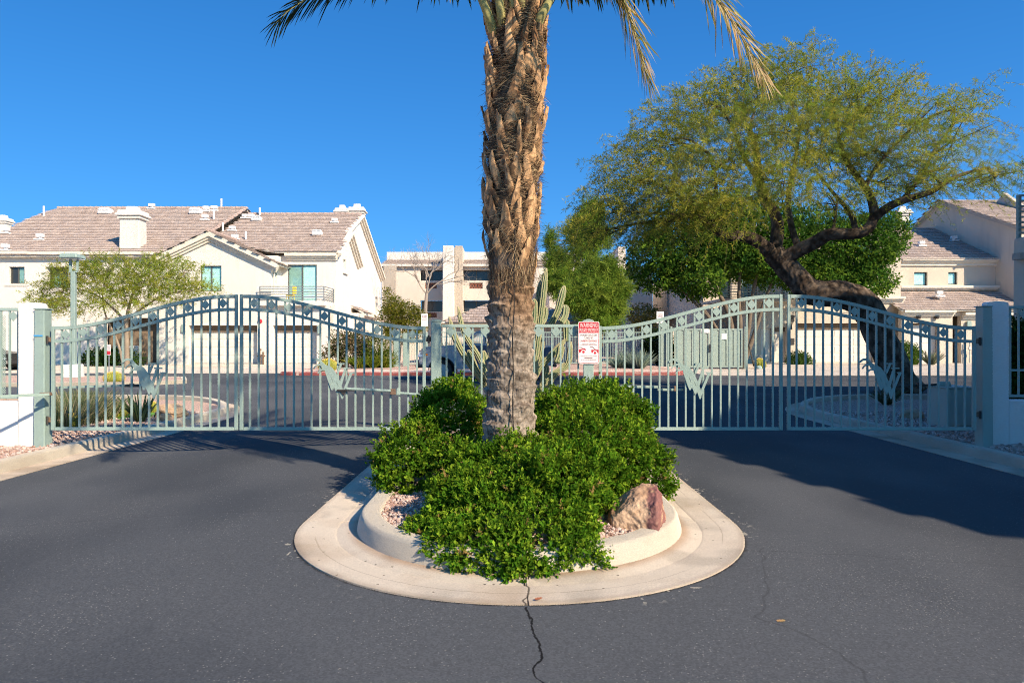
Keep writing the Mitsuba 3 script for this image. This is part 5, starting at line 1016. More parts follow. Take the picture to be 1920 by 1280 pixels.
cornice(HR, (rx(1690, YL), YL, rz(581, YL)), (rx(1786, YL), YL, rz(581, YL)), (0, -1, 0)); cornice(HR, (rx(1803, YL), YL, rz(586, YL)), (36, YL, rz(586, YL)), (0, -1, 0))
a = hh[0]; garage(HR, a[0], a[2], a[3] - .1, YL, .42, colsn=2); a = hh[2]; garage(HR, a[0], a[2], a[3] - .3, YL, .42, colsn=1)
a = hh[1]; put('entry_recess', box(a[0] - .3, a[2] + .3, YL + 1.6, YL + 1.7, 0, a[3]), 'stucco_tan', HR); put('entry_door', cbox(a[0] + .05, a[2] - .1, YL + 1.52, YL + 1.598, .02, 2.1, .02), 'brown_paint', HR)
for px in (1720, 1754): put('spot_lamp', lathe([(0, 0), (.12, 0), (.16, .2), (0, .2)], 12, (rx(px, YL), YL - .14, rz(598, YL))), 'dark_metal', HR)
put('wall_lamp', cbox(rx(1810, YL), rx(1819, YL), YL - .2, YL - .002, rz(612, YL), rz(602, YL), .02), 'gate_paint', HR)
for k, (px, zz_) in enumerate(((1812, 1.0), (1818, 0.7))): put('gas_meter', [tube([(rx(px, YL), YL - .3, .05), (rx(px, YL), YL - .3, zz_ + .5)], .03, 6), cbox(rx(px, YL) - .1, rx(px, YL) + .1, YL - .4, YL - .2, zz_ - .1, zz_ + .15, .03)], 'grey_metal', HR)
# taller unit at the far right: its shaded gable side
H3 = thing('townhouse', 'taller tan house at far right, its shaded gable side sloping down to the right', 'house')
ye, yr_, ze, zr_ = 45.6, 53.8, rz(425, 46.0), rz(376, 53.6)
wall_side(H3, 'gable_wall', [(ye, -.2), (62, -.2), (62, ze), (yr_, zr_), (ye, ze)], [], XR3, -.4, 'stucco_tan', sgn=1)
put('wall', box(XR3 + .4, 48, ye, ye + .4, -.2, ze - .1), 'stucco_tan', H3)
for s in (1, -1):
    y_0 = ye - .4 if s > 0 else 62.4; upv = np.array([0, yr_ - y_0, zr_ - ze + .2]); Lr = np.linalg.norm(upv)
    tile_roof(H3, (XR3 - .35, y_0, ze - .1), (1, 0, 0), upv, [(0, 0), (14, 0), (14, Lr), (0, Lr)], seed=61 + s)
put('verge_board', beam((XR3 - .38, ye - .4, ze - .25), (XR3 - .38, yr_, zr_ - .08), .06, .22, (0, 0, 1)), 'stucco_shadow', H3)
put('dormer_wall', plate_x([(47.5, ze + .3), (56, ze + .3), (52, zr_ + .25)], XR3 + 3.4, XR3 + 3.7), 'stucco_tan', H3); tile_roof(H3, (XR3 + 3.1, 46.6, ze + .2), (1, 0, 0), (0, 7.0, 3.2), [(0, 0), (9, 0), (9, 7.7), (0, 7.7)], seed=66)
# house in the shade behind the big trees
H4 = thing('townhouse', 'shaded house with upper deck railing behind the dense green tree', 'house')
X4 = 14.0
wall_side(H4, 'side_wall', [(50, -.2), (68, -.2), (68, 7.2), (50, 7.2)], [(64, 1.2, 65, 4.0), (61, 4.5, 61.6, 6.0)], X4, -.4, 'stucco_tan', sgn=1)
put('window', [box(X4 + .2, X4 + .25, 63.9, 65.1, 1.2, 4.0), box(X4 + .2, X4 + .25, 60.9, 61.7, 4.4, 6.1)], 'window_dark', H4)
wall_front(H4, 'wall', [(rx(1395, YR), -.2), (rx(1476, YR), -.2), (rx(1476, YR), rz(560, YR)), (rx(1395, YR), rz(560, YR))], [fr_(1452, 613, 1477, 720), fr_(1427, 616, 1446, 678)], YR, .4, 'stucco_tan')
a = fr_(1452, 613, 1477, 683); garage(H4, a[0], a[2] + .3, a[3] - .3, YR, .42, colsn=1); a = fr_(1427, 616, 1446, 678); put('entry_door', cbox(a[0] + .0, a[2], YR + .1, YR + .16, .02, a[3], .02), 'door_white', H4)
wall_front(H4, 'upper_wall', [(rx(1372, 49.5), 2), (rx(1480, 49.5), 2), (rx(1480, 49.5), 7.2), (rx(1372, 49.5), 7.2)], [fr_(1390, 505, 1420, 560, 49.5)], 49.5, .4, 'stucco_tan'); a = fr_(1390, 505, 1420, 560, 49.5); window(H4, a[0], a[2], a[1], a[3], 49.5, True, 'blind_teal_dark')
wall_front(H4, 'wall', [(X4, -.2), (22, -.2), (22, 7.2), (X4, 7.2)], [(15.2, 4.6, 16.6, 6.4)], 50, .4, 'stucco_tan'); window(H4, 15.2, 16.6, 4.6, 6.4, 50, True, 'blind_teal_dark')
put('deck_slab', box(rx(1345, YR), rx(1477, YR), YR - .5, 49.5, rz(566, YR), rz(561, YR)), 'stucco_tan', H4)
dk = put('deck_railing', [box(rx(p, YR) - .04, rx(p, YR) + .04, YR - .45, YR - .38, rz(561, YR), rz(528, YR)) for p in (1346, 1390, 1433, 1476)], 'gate_paint', H4)
for k in range(7): z = rz(558 - 5 * k, YR); put('rail', box(rx(1345, YR), rx(1477, YR), YR - .48, YR - .451, z - .03, z + .03), 'gate_paint', dk)
tile_roof(H4, (X4 - .4, 49, 7.2), (1, 0, 0), (0, 8, 4), [(0, 0), (12, 0), (12, 9), (0, 9)], seed=71); tile_roof(H4, (X4 - .3, 57.5, 2.6), (0, 1, 0), (.01, 0, .5), [(0, 0), (.2, 0), (.1, .1)], seed=72) if False else None
tile_roof(H4, (X4 - 1.6, 58, 3.0), (0, 1, 0), (1.6, 0, .9), [(0, 0), (3, 0), (3, 1.8), (0, 1.8)], seed=73, name='porch_roof'); put('porch_post', [box(X4 - 1.5, X4 - 1.25, y, y + .25, -.2, 2.95) for y in (58.2, 60.5)], 'stucco_tan', H4)
# near house beyond the right edge: its shade lies over the right lane
H5 = thing('townhouse', 'stucco house end with a railed deck cut by the right edge of the photo', 'house')
X5 = 9.62
g5 = [(-0.8, -.3), (12.55, -.3), (12.55, 6.6), (6.0, 8.2), (-0.8, 5.5)]
wall_side(H5, 'gable_wall', g5, [(2.5, 3.6, 3.6, 4.9)], X5, -.4, 'stucco_tan', sgn=1); put('window', box(X5 + .2, X5 + .25, 2.4, 3.7, 3.5, 5.0), 'window_dark', H5)
put('wall', [box(X5 + .4, 22, -0.8, -.4, -.3, 5.4), box(X5 + .4, 22, 12.15, 12.55, -.3, 6.5)], 'stucco_tan', H5)
for s in (1, -1):
    y_0 = -1.0 if s > 0 else 12.5; z_0 = 5.42 if s > 0 else 6.55; upv = np.array([0, 6.0 - y_0, 8.25 - z_0]); Lr = np.linalg.norm(upv); tile_roof(H5, (X5 - .0, y_0, z_0), (1, 0, 0), upv, [(0, 0), (12, 0), (12, Lr), (0, Lr)], seed=81 + s)
put('deck_wall', [cbox(X5 + .0, X5 + .3, 12.56, 13.2, -.3, rz(447, 13.1), .02), cbox(X5 + .301, 22, 12.9, 13.2, -.3, rz(447, 13.1), .02)], 'stucco_tan', H5)
dr5 = put('deck_railing', [box(X5 + .06, X5 + .12, 13.05, 13.11, rz(447, 13.1), rz(366, 13.1)), box(X5 + 1.6, X5 + 1.66, 13.05, 13.11, rz(447, 13.1), rz(366, 13.1))], 'gate_paint', H5)
for k in range(8): z = rz(366 + 10 * k, 13.1) - .02; put('rail', [box(X5 + .06, X5 + 1.7, 13.02, 13.048, z - .018, z + .018)], 'gate_paint', dr5)
put('upper_block', cbox(12.5, 22, 7.0, 12.4, 6.0, 8.4, .05), 'stucco_tan', H5)
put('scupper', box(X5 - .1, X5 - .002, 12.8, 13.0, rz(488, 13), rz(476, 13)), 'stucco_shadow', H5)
# ---------------------------------------------------------------- trees
def limbs(name, parent, paths, m, n=12, smooth=True, part='limb'):
    for pts, r0, r1 in paths:
        r0, r1 = r0 * .88, r1 * .85
        put(part, tube(curve(pts, max(10, 5 * len(pts))), np.linspace(r0, r1, max(10, 5 * len(pts))), n), m, parent, smooth=smooth)
def feathery(parent, lobes, n, seed, twig_len, leaf, base, alt, palt, hub, droop=0.5, per=34, W=0.2, m='leaf_matt', tw=True, tr=0.006, spread=0.6, twigm='twig', bias=None):
    "drooping twigs set with small pinnate leaflets; lobes: (centre, radii, weight)"
    r = np.random.default_rng(seed); C = np.array([l[0] for l in lobes], float); Q = np.array([l[1] for l in lobes], float); w = np.array([l[2] for l in lobes], float)
    li = r.choice(len(lobes), n, p=w / w.sum()); u = rand_dirs(n, r) * (r.random((n, 1)) ** 0.42); p = C[li] + u * Q[li]
    out = unit(p - np.array(hub)); d = unit(out * 0.7 + rand_dirs(n, r) * spread + [0, 0, 0.10])
    L = twig_len * r.uniform(0.5, 1.2, n); t = np.linspace(0, 1, 5)
    T_ = p[:, None] + d[:, None] * (L[:, None] * t)[..., None] + np.array([0, 0, -1.0]) * (droop * L[:, None] * t ** 2)[..., None]
    if tw:
        # twigs: three-sided slivers
        V, Fc = [], []; off = np.array([[1, 0, .2], [-.5, .87, 0], [-.5, -.87, 0]]); rad = tr * (1 - 0.8 * t)
        V = (T_[:, :, None] + off[None, None] * rad[None, :, None, None]).reshape(-1, 3); idx = np.arange(n)[:, None, None] * 15
        q = np.array([[a * 3 + b, a * 3 + (b + 1) % 3, (a + 1) * 3 + (b + 1) % 3, (a + 1) * 3 + b] for a in range(4) for b in range(3)])
        put('twig', (V, (idx + q[None]).reshape(-1, 4)), twigm, parent, kind='stuff')
    s = r.random((n, per)); i0 = np.clip((s * 4).astype(int), 0, 3); fr = (s * 4 - i0)[..., None]; ar = np.arange(n)[:, None]
    pos = (T_[ar, i0] * (1 - fr) + T_[ar, i0 + 1] * fr).reshape(-1, 3); dd = np.repeat(d, per, 0); k = len(pos)
    ld = unit(dd * 0.5 + rand_dirs(k, r) + [0, 0, -0.35 * droop]); LL = leaf * r.uniform(0.5, 1.25, k)
    v, f, kk = blades(pos, ld, rand_dirs(k, r), LL, LL * W, 0.15); c = tint(n, 1, base, 0.28, seed, alt, palt); c = np.repeat(np.repeat(c, per, 0) * r.uniform(0.8, 1.2, (k, 1)), kk, 0)
    put('leaf', (v, f), m, parent, kind='stuff', color=np.clip(c, 0.003, 0.9))
    return C
def tree_limbs_to(parent, nodes, lobes, seed, m, r0=0.05, r1=0.015, twigs=5, twigm='twig', lift=0.0):
    r = np.random.default_rng(seed); N = np.array(nodes, float); st = []
    for c, q, w in lobes:
        c = np.array(c, float); a = N[np.argmin(np.linalg.norm(N - c, axis=1))]; mid = (a + c) / 2 + r.normal(0, 0.12, 3) * np.linalg.norm(c - a) + [0, 0, lift]
        put('branch', tube(curve([a, mid, c], 12), np.linspace(r0, r1, 12), 7), m, parent, smooth=True)
        for _ in range(twigs):
            e = c + rand_dirs(1, r)[0] * np.array(q) * r.uniform(0.6, 1.0); st.append(tube(curve([c + (a - c) * r.uniform(0, .4), (c + e) / 2 + r.normal(0, .10, 3) * np.linalg.norm(c - e), e], 8), np.linspace(r1, .005, 8), 5))
    if st: put('branchlet', st, twigm, parent, kind='stuff')
# big leaning mesquite
MQ = thing('mesquite_tree', 'big leaning mesquite with dark twisted trunk and feathery olive crown', 'tree')
MY = 19.5
def mp_(pts, ys): return [P3(px, py, MY + y) for (px, py), y in zip(pts, ys)]
trunk = mp_([(1697, 738), (1685, 712), (1668, 670), (1650, 632), (1636, 592), (1610, 560), (1580, 551), (1545, 550), (1515, 548), (1496, 524), (1470, 497), (1448, 474)], [0, 0, 0, -.1, -.2, -.3, -.3, -.2, -.1, 0, .1, .2])
tc = curve(trunk, 90); tt = np.linspace(0, 1, 90)
tr_ = np.interp(tt, [0, .08, .3, .45, .6, .75, 1], [.55, .42, .38, .40, .37, .34, .30]); m = tube(tc, tr_, 40); v = m.vertices; cn = np.repeat(tc, 40, 0); dv = v[:3600] - cn
fv = 1 + 0.22 * (meshkit.fbm(v[:3600] * [2.2, 2.2, 1.6], 4, 4) - 0.5) + 0.22 * np.abs(meshkit.noise(np.stack([np.cos(np.tile(np.arange(40), 90) * np.pi / 20) * 3.2, np.sin(np.tile(np.arange(40), 90) * np.pi / 20) * 3.2, np.repeat(np.arange(90), 40) * .09], 1), 9) - 0.5)
v = v.copy(); v[:3600] = cn + dv * fv[:, None]; m.vertices = v; put('trunk', m, 'tree_bark', MQ, smooth=True)
def lim(pts, ys, r0, r1): return (mp_(pts, ys), r0, r1)
LB = [lim([(1450, 478), (1422, 452), (1395, 441), (1359, 445), (1332, 424), (1305, 404)], [.2, .0, -.3, -.6, -.9, -1.0], .24, .10),
      lim([(1450, 480), (1460, 430), (1454, 400), (1431, 373), (1422, 332), (1420, 287), (1405, 240)], [.2, .4, .5, .4, .2, 0, -.3], .24, .07),
      lim([(1462, 490), (1495, 470), (1531, 454), (1554, 437), (1600, 440), (1630, 431), (1641, 402)], [.1, -.2, -.5, -.8, -1.0, -1.1, -1.1], .25, .15),
      lim([(1641, 408), (1634, 370), (1622, 350), (1595, 316), (1577, 282), (1570, 235)], [-1.1, -1.0, -.8, -.5, -.2, 0], .14, .05),
      lim([(1640, 408), (1667, 386), (1690, 377), (1717, 368), (1749, 360), (1790, 330), (1853, 314)], [-1.1, -1.4, -1.6, -1.8, -2, -2.2, -2.4], .14, .03),
      lim([(1497, 465), (1482, 422), (1476, 370), (1490, 310), (1500, 240)], [.2, .6, .9, 1.1, 1.2], .12, .04),
      lim([(1338, 424), (1338, 390), (1345, 350), (1330, 290)], [-.8, -.8, -.7, -.5], .09, .03), lim([(1605, 436), (1597, 400), (1560, 360), (1530, 320)], [-1, -.4, .3, .8], .1, .03),
      lim([(1422, 335), (1390, 290), (1375, 240), (1350, 195)], [.2, 0, -.4, -.6], .09, .03), lim([(1690, 377), (1730, 330), (1750, 280), (1800, 220)], [-1.6, -1.2, -.8, -.4], .07, .02), lim([(1622, 350), (1650, 300), (1700, 250), (1750, 200)], [-.8, -1.2, -1.4, -1.6], .07, .02)]
limbs('limb', MQ, LB, 'tree_bark', 14)
s_ = MY / F
def lob(px, py, rpx, rpy, dy, w, ry=1.6): x, z = pw(px, py, MY + dy); return ((x, MY + dy, z), (rpx * s_, ry, rpy * s_), w)
LO = [lob(1150, 395, 70, 52, -.6, .95), lob(1205, 330, 85, 75, -.8, 1.8), lob(1265, 260, 85, 70, -.6, 1.8), lob(1215, 420, 70, 45, .2, .8), lob(1290, 360, 90, 70, -1.4, 2.2), lob(1340, 200, 85, 60, .2, 1.5), lob(1380, 290, 85, 80, -1.2, 2.0), lob(1420, 180, 80, 60, .4, 1.4), lob(1360, 400, 60, 40, -1.6, .9),
      lob(1480, 140, 70, 50, .6, 1.1), lob(1480, 250, 90, 75, -1, 2.0), lob(1560, 190, 85, 65, .2, 1.7), lob(1550, 290, 80, 70, -.6, 1.6), lob(1470, 345, 75, 50, -1.4, 1.3), lob(1630, 200, 70, 55, -.6, 1.1), lob(1640, 280, 75, 60, -1.2, 1.2), lob(1715, 235, 75, 60, -1.6, .75), lob(1790, 260, 60, 70, -1.6, .45), lob(1740, 320, 80, 40, -2, .6), lob(1840, 335, 60, 22, -2.4, .35), lob(1790, 200, 50, 40, -1, .22), lob(1700, 345, 50, 40, -1.6, .35), lob(1570, 370, 60, 30, -1.2, .5), lob(1660, 345, 40, 40, -1, .3), lob(1100, 440, 40, 30, 0, .4), lob(1870, 330, 30, 18, -2.6, .10)]
nodes = np.vstack([curve(p, 14) for p, _, _ in LB])
tree_limbs_to(MQ, nodes, LO, 5, 'tree_bark', .05, .018, 7)
feathery(MQ, LO, 5300, 6, 0.80, 0.105, (0.27, 0.32, 0.048), (0.46, 0.43, 0.065), 0.34, P3(1480, 400, MY), droop=0.55, per=40, W=0.16)
# dense green tree behind it
FT = thing('ficus_tree', 'dense dark green multi-stemmed tree behind the mesquite', 'tree'); FY = 40.5
def ft(px, py, y=0): return P3(px, py, FY + y)
limbs('stem', FT, [([ft(1372, 690), ft(1376, 640), ft(1366, 580), ft(1330, 520), ft(1300, 470)], .22, .08), ([ft(1378, 690), ft(1390, 620), ft(1384, 560), ft(1390, 470)], .2, .08), ([ft(1386, 690), ft(1404, 620), ft(1410, 550), ft(1430, 480)], .2, .08), ([ft(1392, 690), ft(1420, 610), ft(1440, 540), ft(1480, 480)], .17, .06), ([ft(1368, 690), ft(1345, 610), ft(1300, 565), ft(1255, 520)], .16, .05), ([ft(1366, 660), ft(1330, 590), ft(1290, 545), ft(1250, 530)], .12, .05)], 'ficus_bark', 12, part='stem')
sf = FY / F
def fl(px, py, a, b, dy=0, ry=2.3): x, z = pw(px, py, FY + dy); return ((x, FY + dy, z), (a * sf, ry, b * sf))
shr = [fl(1225, 490, 50, 55), fl(1280, 450, 75, 75), fl(1350, 430, 85, 70, .5), fl(1300, 520, 55, 35), fl(1430, 440, 85, 75, .5), fl(1510, 460, 80, 70), fl(1590, 470, 75, 65), fl(1640, 450, 45, 55), fl(1545, 530, 60, 30), fl(1610, 530, 50, 28), fl(1450, 500, 70, 35, .5), fl(1390, 490, 60, 30, .8)]
def leafmass(parent, lobes, n, seed, L, base, alt, palt, m='leaf_gloss', per=6, W=0.5, shell=0.5, freq=0.9, sprig=0.3, amp=0.5):
    r = np.random.default_rng(seed); C = np.array([l[0] for l in lobes], float); Q = np.array([l[1] for l in lobes], float); w = (Q ** 2).sum(1); li = r.choice(len(lobes), n, p=w / w.sum()); u = rand_dirs(n, r)
    dep = 1 + amp * (meshkit.fbm((C[li] + u * Q[li]) * freq, 3, seed) - 0.5) - shell * r.random(n) ** 1.6; p = C[li] + u * Q[li] * dep[:, None]; ax = unit(u + 0.5 * rand_dirs(n, r))
    pos = np.repeat(p, per, 0) + np.repeat(ax, per, 0) * r.random((n * per, 1)) * sprig + r.normal(0, sprig * .3, (n * per, 3)); k = len(pos)
    LL = L * r.uniform(.6, 1.2, k); v, f, kk = blades(pos, np.repeat(ax, per, 0) * .5 + rand_dirs(k, r), np.repeat(u, per, 0) * .7 + [0, 0, .5] + .6 * rand_dirs(k, r), LL, LL * W, .2)
    c = np.repeat(tint(n, 1, base, .28, seed, alt, palt), per, 0) * r.uniform(.85, 1.15, (k, 1)); put('leaf', (v, f), m, parent, kind='stuff', color=np.repeat(c, kk, 0).clip(0.003, .9))
leafmass(FT, shr, 12000, 31, 0.22, (0.05, 0.115, 0.017), (0.16, 0.26, 0.03), .28, per=7)
# pine trees near the centre right
def pine(label, lobes, trunkp, seed, Y, n):
    t = thing('pine_tree', label, 'tree', None); sY = Y / F
    put('trunk', tube(curve([P3(px, py, Y) for px, py in trunkp], 14), np.linspace(.28, .08, 14), 10), 'pale_bark', t, smooth=True)
    lb = []
    for px, py, a, b, dy in lobes: x, z = pw(px, py, Y + dy); lb.append(((x, Y + dy, z), (a * sY, a * sY, b * sY), a * b))
    nodes = curve([P3(px, py, Y) for px, py in trunkp], 30); tree_limbs_to(t, nodes, lb, seed, 'pale_bark', .07, .03, 3)
    feathery(t, lb, n, seed, .62, .34, (0.18, 0.28, 0.04), (0.30, 0.38, 0.06), .3, nodes[18], droop=-.25, per=30, W=.10, tw=False, spread=.9)
pine('bushy green pine right of the palm, leaning over the pavilion', [(1052, 490, 32, 22, 0), (1035, 455, 10, 20, 0), (1085, 440, 26, 26, .5), (1110, 405, 22, 28, .5), (1062, 520, 36, 24, -.5), (1095, 478, 26, 20, 0), (1120, 450, 24, 22, 0), (1040, 535, 24, 20, 0), (1095, 420, 16, 18, 0)], [(1070, 640), (1070, 580), (1078, 520), (1092, 450), (1104, 400)], 51, 49.0, 1900)
pine('broad green pine between the first pine and the blank beige wall', [(1128, 515, 34, 22, 0), (1150, 545, 24, 20, 0), (1110, 545, 34, 20, -.5), (1140, 575, 30, 18, 0), (1108, 580, 34, 18, 0), (1125, 600, 36, 14, 0), (1080, 560, 26, 18, -.5)], [(1122, 650), (1122, 600), (1124, 550), (1130, 505)], 52, 38.0, 1500)
# palo verde before the left house
PVt = thing('palo_verde_tree', 'spreading yellow-green palo verde before the left house', 'tree'); VY = 37.5; sv = VY / F
def vl(px, py, a, b, dy, w): x, z = pw(px, py, VY + dy); return ((x, VY + dy, z), (a * sv, 1.5, b * sv), w)
stems = [([P3(238, 690, VY), P3(238, 640, VY), P3(236, 600, VY), P3(245, 560, VY), P3(262, 520, VY)], .16, .05), ([P3(237, 605, VY), P3(215, 580, VY), P3(180, 550, VY), P3(140, 540, VY)], .09, .03), ([P3(237, 600, VY), P3(270, 575, VY), P3(310, 550, VY), P3(360, 545, VY)], .09, .03), ([P3(232, 690, VY), P3(222, 640, VY), P3(200, 600, VY), P3(190, 560, VY), P3(200, 510, VY)], .08, .03)]
limbs('limb', PVt, stems, 'pale_bark', 10)
LV = [vl(110, 545, 42, 26, 0, 1), vl(150, 520, 50, 32, 0, 1.5), vl(205, 505, 50, 26, .3, 1.2), vl(215, 545, 60, 32, -.4, 1.8), vl(270, 530, 55, 34, -.4, 1.8), vl(300, 500, 50, 20, .3, .9), vl(330, 535, 50, 28, 0, 1.2), vl(130, 575, 45, 18, 0, .8), vl(375, 540, 26, 14, 0, .35), vl(230, 570, 50, 14, -.4, .6), vl(300, 565, 45, 12, 0, .4), vl(345, 505, 36, 14, 0, .3), vl(85, 565, 30, 12, 0, .3)]
tree_limbs_to(PVt, np.vstack([curve(p, 10) for p, _, _ in stems]), LV, 8, 'pale_bark', .04, .015, 5)
feathery(PVt, LV, 1800, 9, .75, .15, (0.27, 0.33, 0.045), (0.40, 0.40, 0.065), .3, P3(238, 580, VY), droop=.3, per=26, W=.2)
# leafless tree before the apartments
BT = thing('bare_tree', 'leafless grey tree in front of the apartment block', 'tree'); BY = 58.0; rb = np.random.default_rng(77)
put('trunk', tube(curve([P3(795, 640, BY), P3(797, 590, BY), P3(800, 550, BY)], 8), np.linspace(.2, .13, 8), 8), 'twig_pale', BT, smooth=True)
st = []
def grow(p, d, L, r, lev):
    q = p + d * L; mid = (p + q) / 2 + rb.normal(0, .06 * L, 3); st.append(tube(curve([p, mid, q], 5), np.linspace(r, r * .6, 5) * .7, 5 if lev < 3 else 3, False))
    if lev < 5:
        for _ in range(3 if lev < 4 else 2): grow(p + (q - p) * rb.uniform(.55, 1), unit(d * 1.0 + rand_dirs(1, rb)[0] * .75 + [0, 0, .12]), L * rb.uniform(.6, .82), r * .58, lev + 1)
for tx, tz in ((-.6, 1), (.25, 1.1), (.8, .7), (-.1, 1.3)): grow(P3(800, 552, BY), unit(np.array([tx, rb.normal(0, .3), tz])), 2.0, .10, 0)
put('branch', st, 'twig_pale', BT, kind='stuff')
# shrubs of the middle distance
def bush(name, label, lobes, Y, n, seed, base, alt, L=.16, m='leaf_matt', group=None, palt=.3, W=.5, cat_='shrub', shell=.4):
    t = thing(name, label, cat_, group); q = []
    for px, py, a, b, dy in lobes: x, z = pw(px, py, Y + dy); q.append(((x, Y + dy, z), (a * Y / F, a * Y / F, b * Y / F)))
    leafmass(t, q, n, seed, L, base, alt, palt, m, 6, W, shell, 1.2, .25); c = np.mean([a for a, b in q], 0)
    put('stem', [tube(curve([(c[0] + .1 * s, Y, 0.1), (c[0] + .2 * s, Y, c[2] * .6), (c[0] + .45 * s, Y, c[2])], 5), np.linspace(.04, .015, 5), 5) for s in (-1, 0, 1)], 'twig', t, kind='stuff')
bush('bush', 'tall yellow-green bush behind the gate, at the corner of the left house', [(755, 585, 32, 18, 0), (735, 600, 26, 20, 0), (775, 600, 26, 22, 0), (740, 570, 14, 12, 0), (755, 620, 34, 20, 0), (728, 560, 8, 22, .5)], 47, 1500, 61, (0.13, 0.15, 0.02), (0.22, 0.20, 0.03))
bush('bush', 'brownish thin bush beside the left house garage', [(655, 655, 28, 26, 0), (625, 668, 20, 20, 0), (672, 640, 20, 16, 0), (640, 640, 16, 16, 0)], 34, 1000, 62, (0.10, 0.11, 0.04), (0.26, 0.17, 0.09), .12)
bush('bush', 'green fan-leaved bush left of the pool gate', [(705, 655, 20, 22, 0), (718, 675, 18, 14, 0), (695, 672, 16, 16, 0)], 34, 700, 63, (0.09, 0.14, 0.02), (0.20, 0.22, 0.03), .22, W=.16)
bush('bush', 'round clipped green bush before the right garages', [(1693, 664, 24, 17, 0)], 42, 800, 64, (0.06, 0.12, 0.02), (0.12, 0.19, 0.03), .14, shell=.2)
bush('bush', 'small green bush by the double garage', [(1495, 674, 16, 9, 0), (1510, 678, 10, 6, 0)], 43, 420, 65, (0.05, 0.11, 0.02), (0.10, 0.17, 0.03), .14)
bush('bush', 'yellowish wispy bush against the blank beige wall', [(1205, 590, 28, 16, 0), (1215, 610, 24, 20, 0)], 44, 500, 66, (0.22, 0.22, 0.07), (0.32, 0.28, 0.10), .16)
bush('bush', 'dark bush behind the fence at the right edge', [(1905, 650, 22, 22, 0), (1925, 640, 24, 30, 0), (1915, 690, 24, 24, 0), (1910, 720, 24, 22, 0)], 11.6, 2200, 67, (0.03, 0.07, 0.015), (0.06, 0.10, 0.02), .07, m='leaf_gloss')
bush('bush', 'dark shaded bush between the pool fence and trash enclosure', [(1235, 650, 24, 26, 0), (1255, 670, 14, 20, 0)], 37, 700, 68, (0.02, 0.05, 0.015), (0.04, 0.07, 0.02), .16)
bush('bush', 'low dark bush behind the palo verde trunk', [(185, 672, 24, 12, 0), (210, 668, 20, 12, 0), (250, 672, 14, 10, 0)], 40, 600, 69, (0.04, 0.09, 0.02), (0.09, 0.13, 0.03), .16)
for k, (px, pz, Y) in enumerate(((1178, 690, 33.5), (1200, 696, 32.5), (1160, 695, 33))): tuft('desert_spoon', ['pale blue-green spiky plant behind the third gate leaf', 'pale spiky plant nearest the red kerb at right', 'small pale spiky plant by the pool fence'][k], 'spiky plant', rx(px, Y), Y, .15, 240, 1.15 if k < 2 else .8, .035, (0.24, 0.31, 0.25), (0.34, 0.38, 0.28), 90 + k, .9, .15, .12)
for k, (px, Y) in enumerate(((700, 33), (720, 33.4), (672, 32.6))): tuft('palm_seedling', ['green arching plant left of the pool gate post', 'green arching plant nearest the pool gate', 'yellow-green arching plant in front of the brownish bush'][k], 'plant', rx(px, Y), Y, .15, 130, 1.1, .05, (0.14, 0.19, 0.02), (0.30, 0.28, 0.04), 95 + k, .7, .15, .35)
for k, (px, Y) in enumerate(((870, 36), (900, 36), (840, 36))): tuft('desert_spoon', ['grey-green spiky plant behind the truck cab', 'grey-green spiky plant close left of the palm trunk', 'grey-green spiky plant behind the truck hood'][k], 'spiky plant', rx(px, Y), Y, .15, 240, 1.7, .035, (0.20, 0.26, 0.22), (0.30, 0.32, 0.22), 98 + k, .6, .2, .1)
# ---------------------------------------------------------------- vehicles
def wheel(parent, x, y, r, w, name='wheel'):
    def ring(prof, n=36): 
        m = lathe(prof, n); m.apply_transform(trimesh.transformations.rotation_matrix(np.pi / 2, (1, 0, 0))); m.apply_translation((x, y, r - .005)); return m
    h = w / 2; k = put(name, ring([(r * .62, -h * .8), (r * .66, -h), (r * .93, -h), (r, -h * .7), (r, h * .7), (r * .93, h), (r * .66, h), (r * .62, h * .8)]), 'rubber', parent, smooth=40)
    put('rim', ring([(0, -h * .5), (r * .15, -h * .55), (r * .2, -h * .4), (r * .55, -h * .3), (r * .6, -h * .85), (r * .64, -h * .8), (r * .64, h * .8), (0, h * .8)]), 'grey_metal', k, smooth=40)
    put('spoke', [beam((x + r * .18 * math.cos(a), y - h * .5, r + r * .18 * math.sin(a)), (x + r * .58 * math.cos(a), y - h * .45, r + r * .58 * math.sin(a)), .09, .03, (0, 1, 0)) for a in np.arange(6) * np.pi / 3], 'grey_metal', k)
def layered(poly, y0, y1, ins=0.035):
    return [plate(poly, y0 + ins, y1 - ins), plate(poly.buffer(-ins * .45), y0 + ins * .35, y1 - ins * .35), plate(poly.buffer(-ins), y0, y1)]
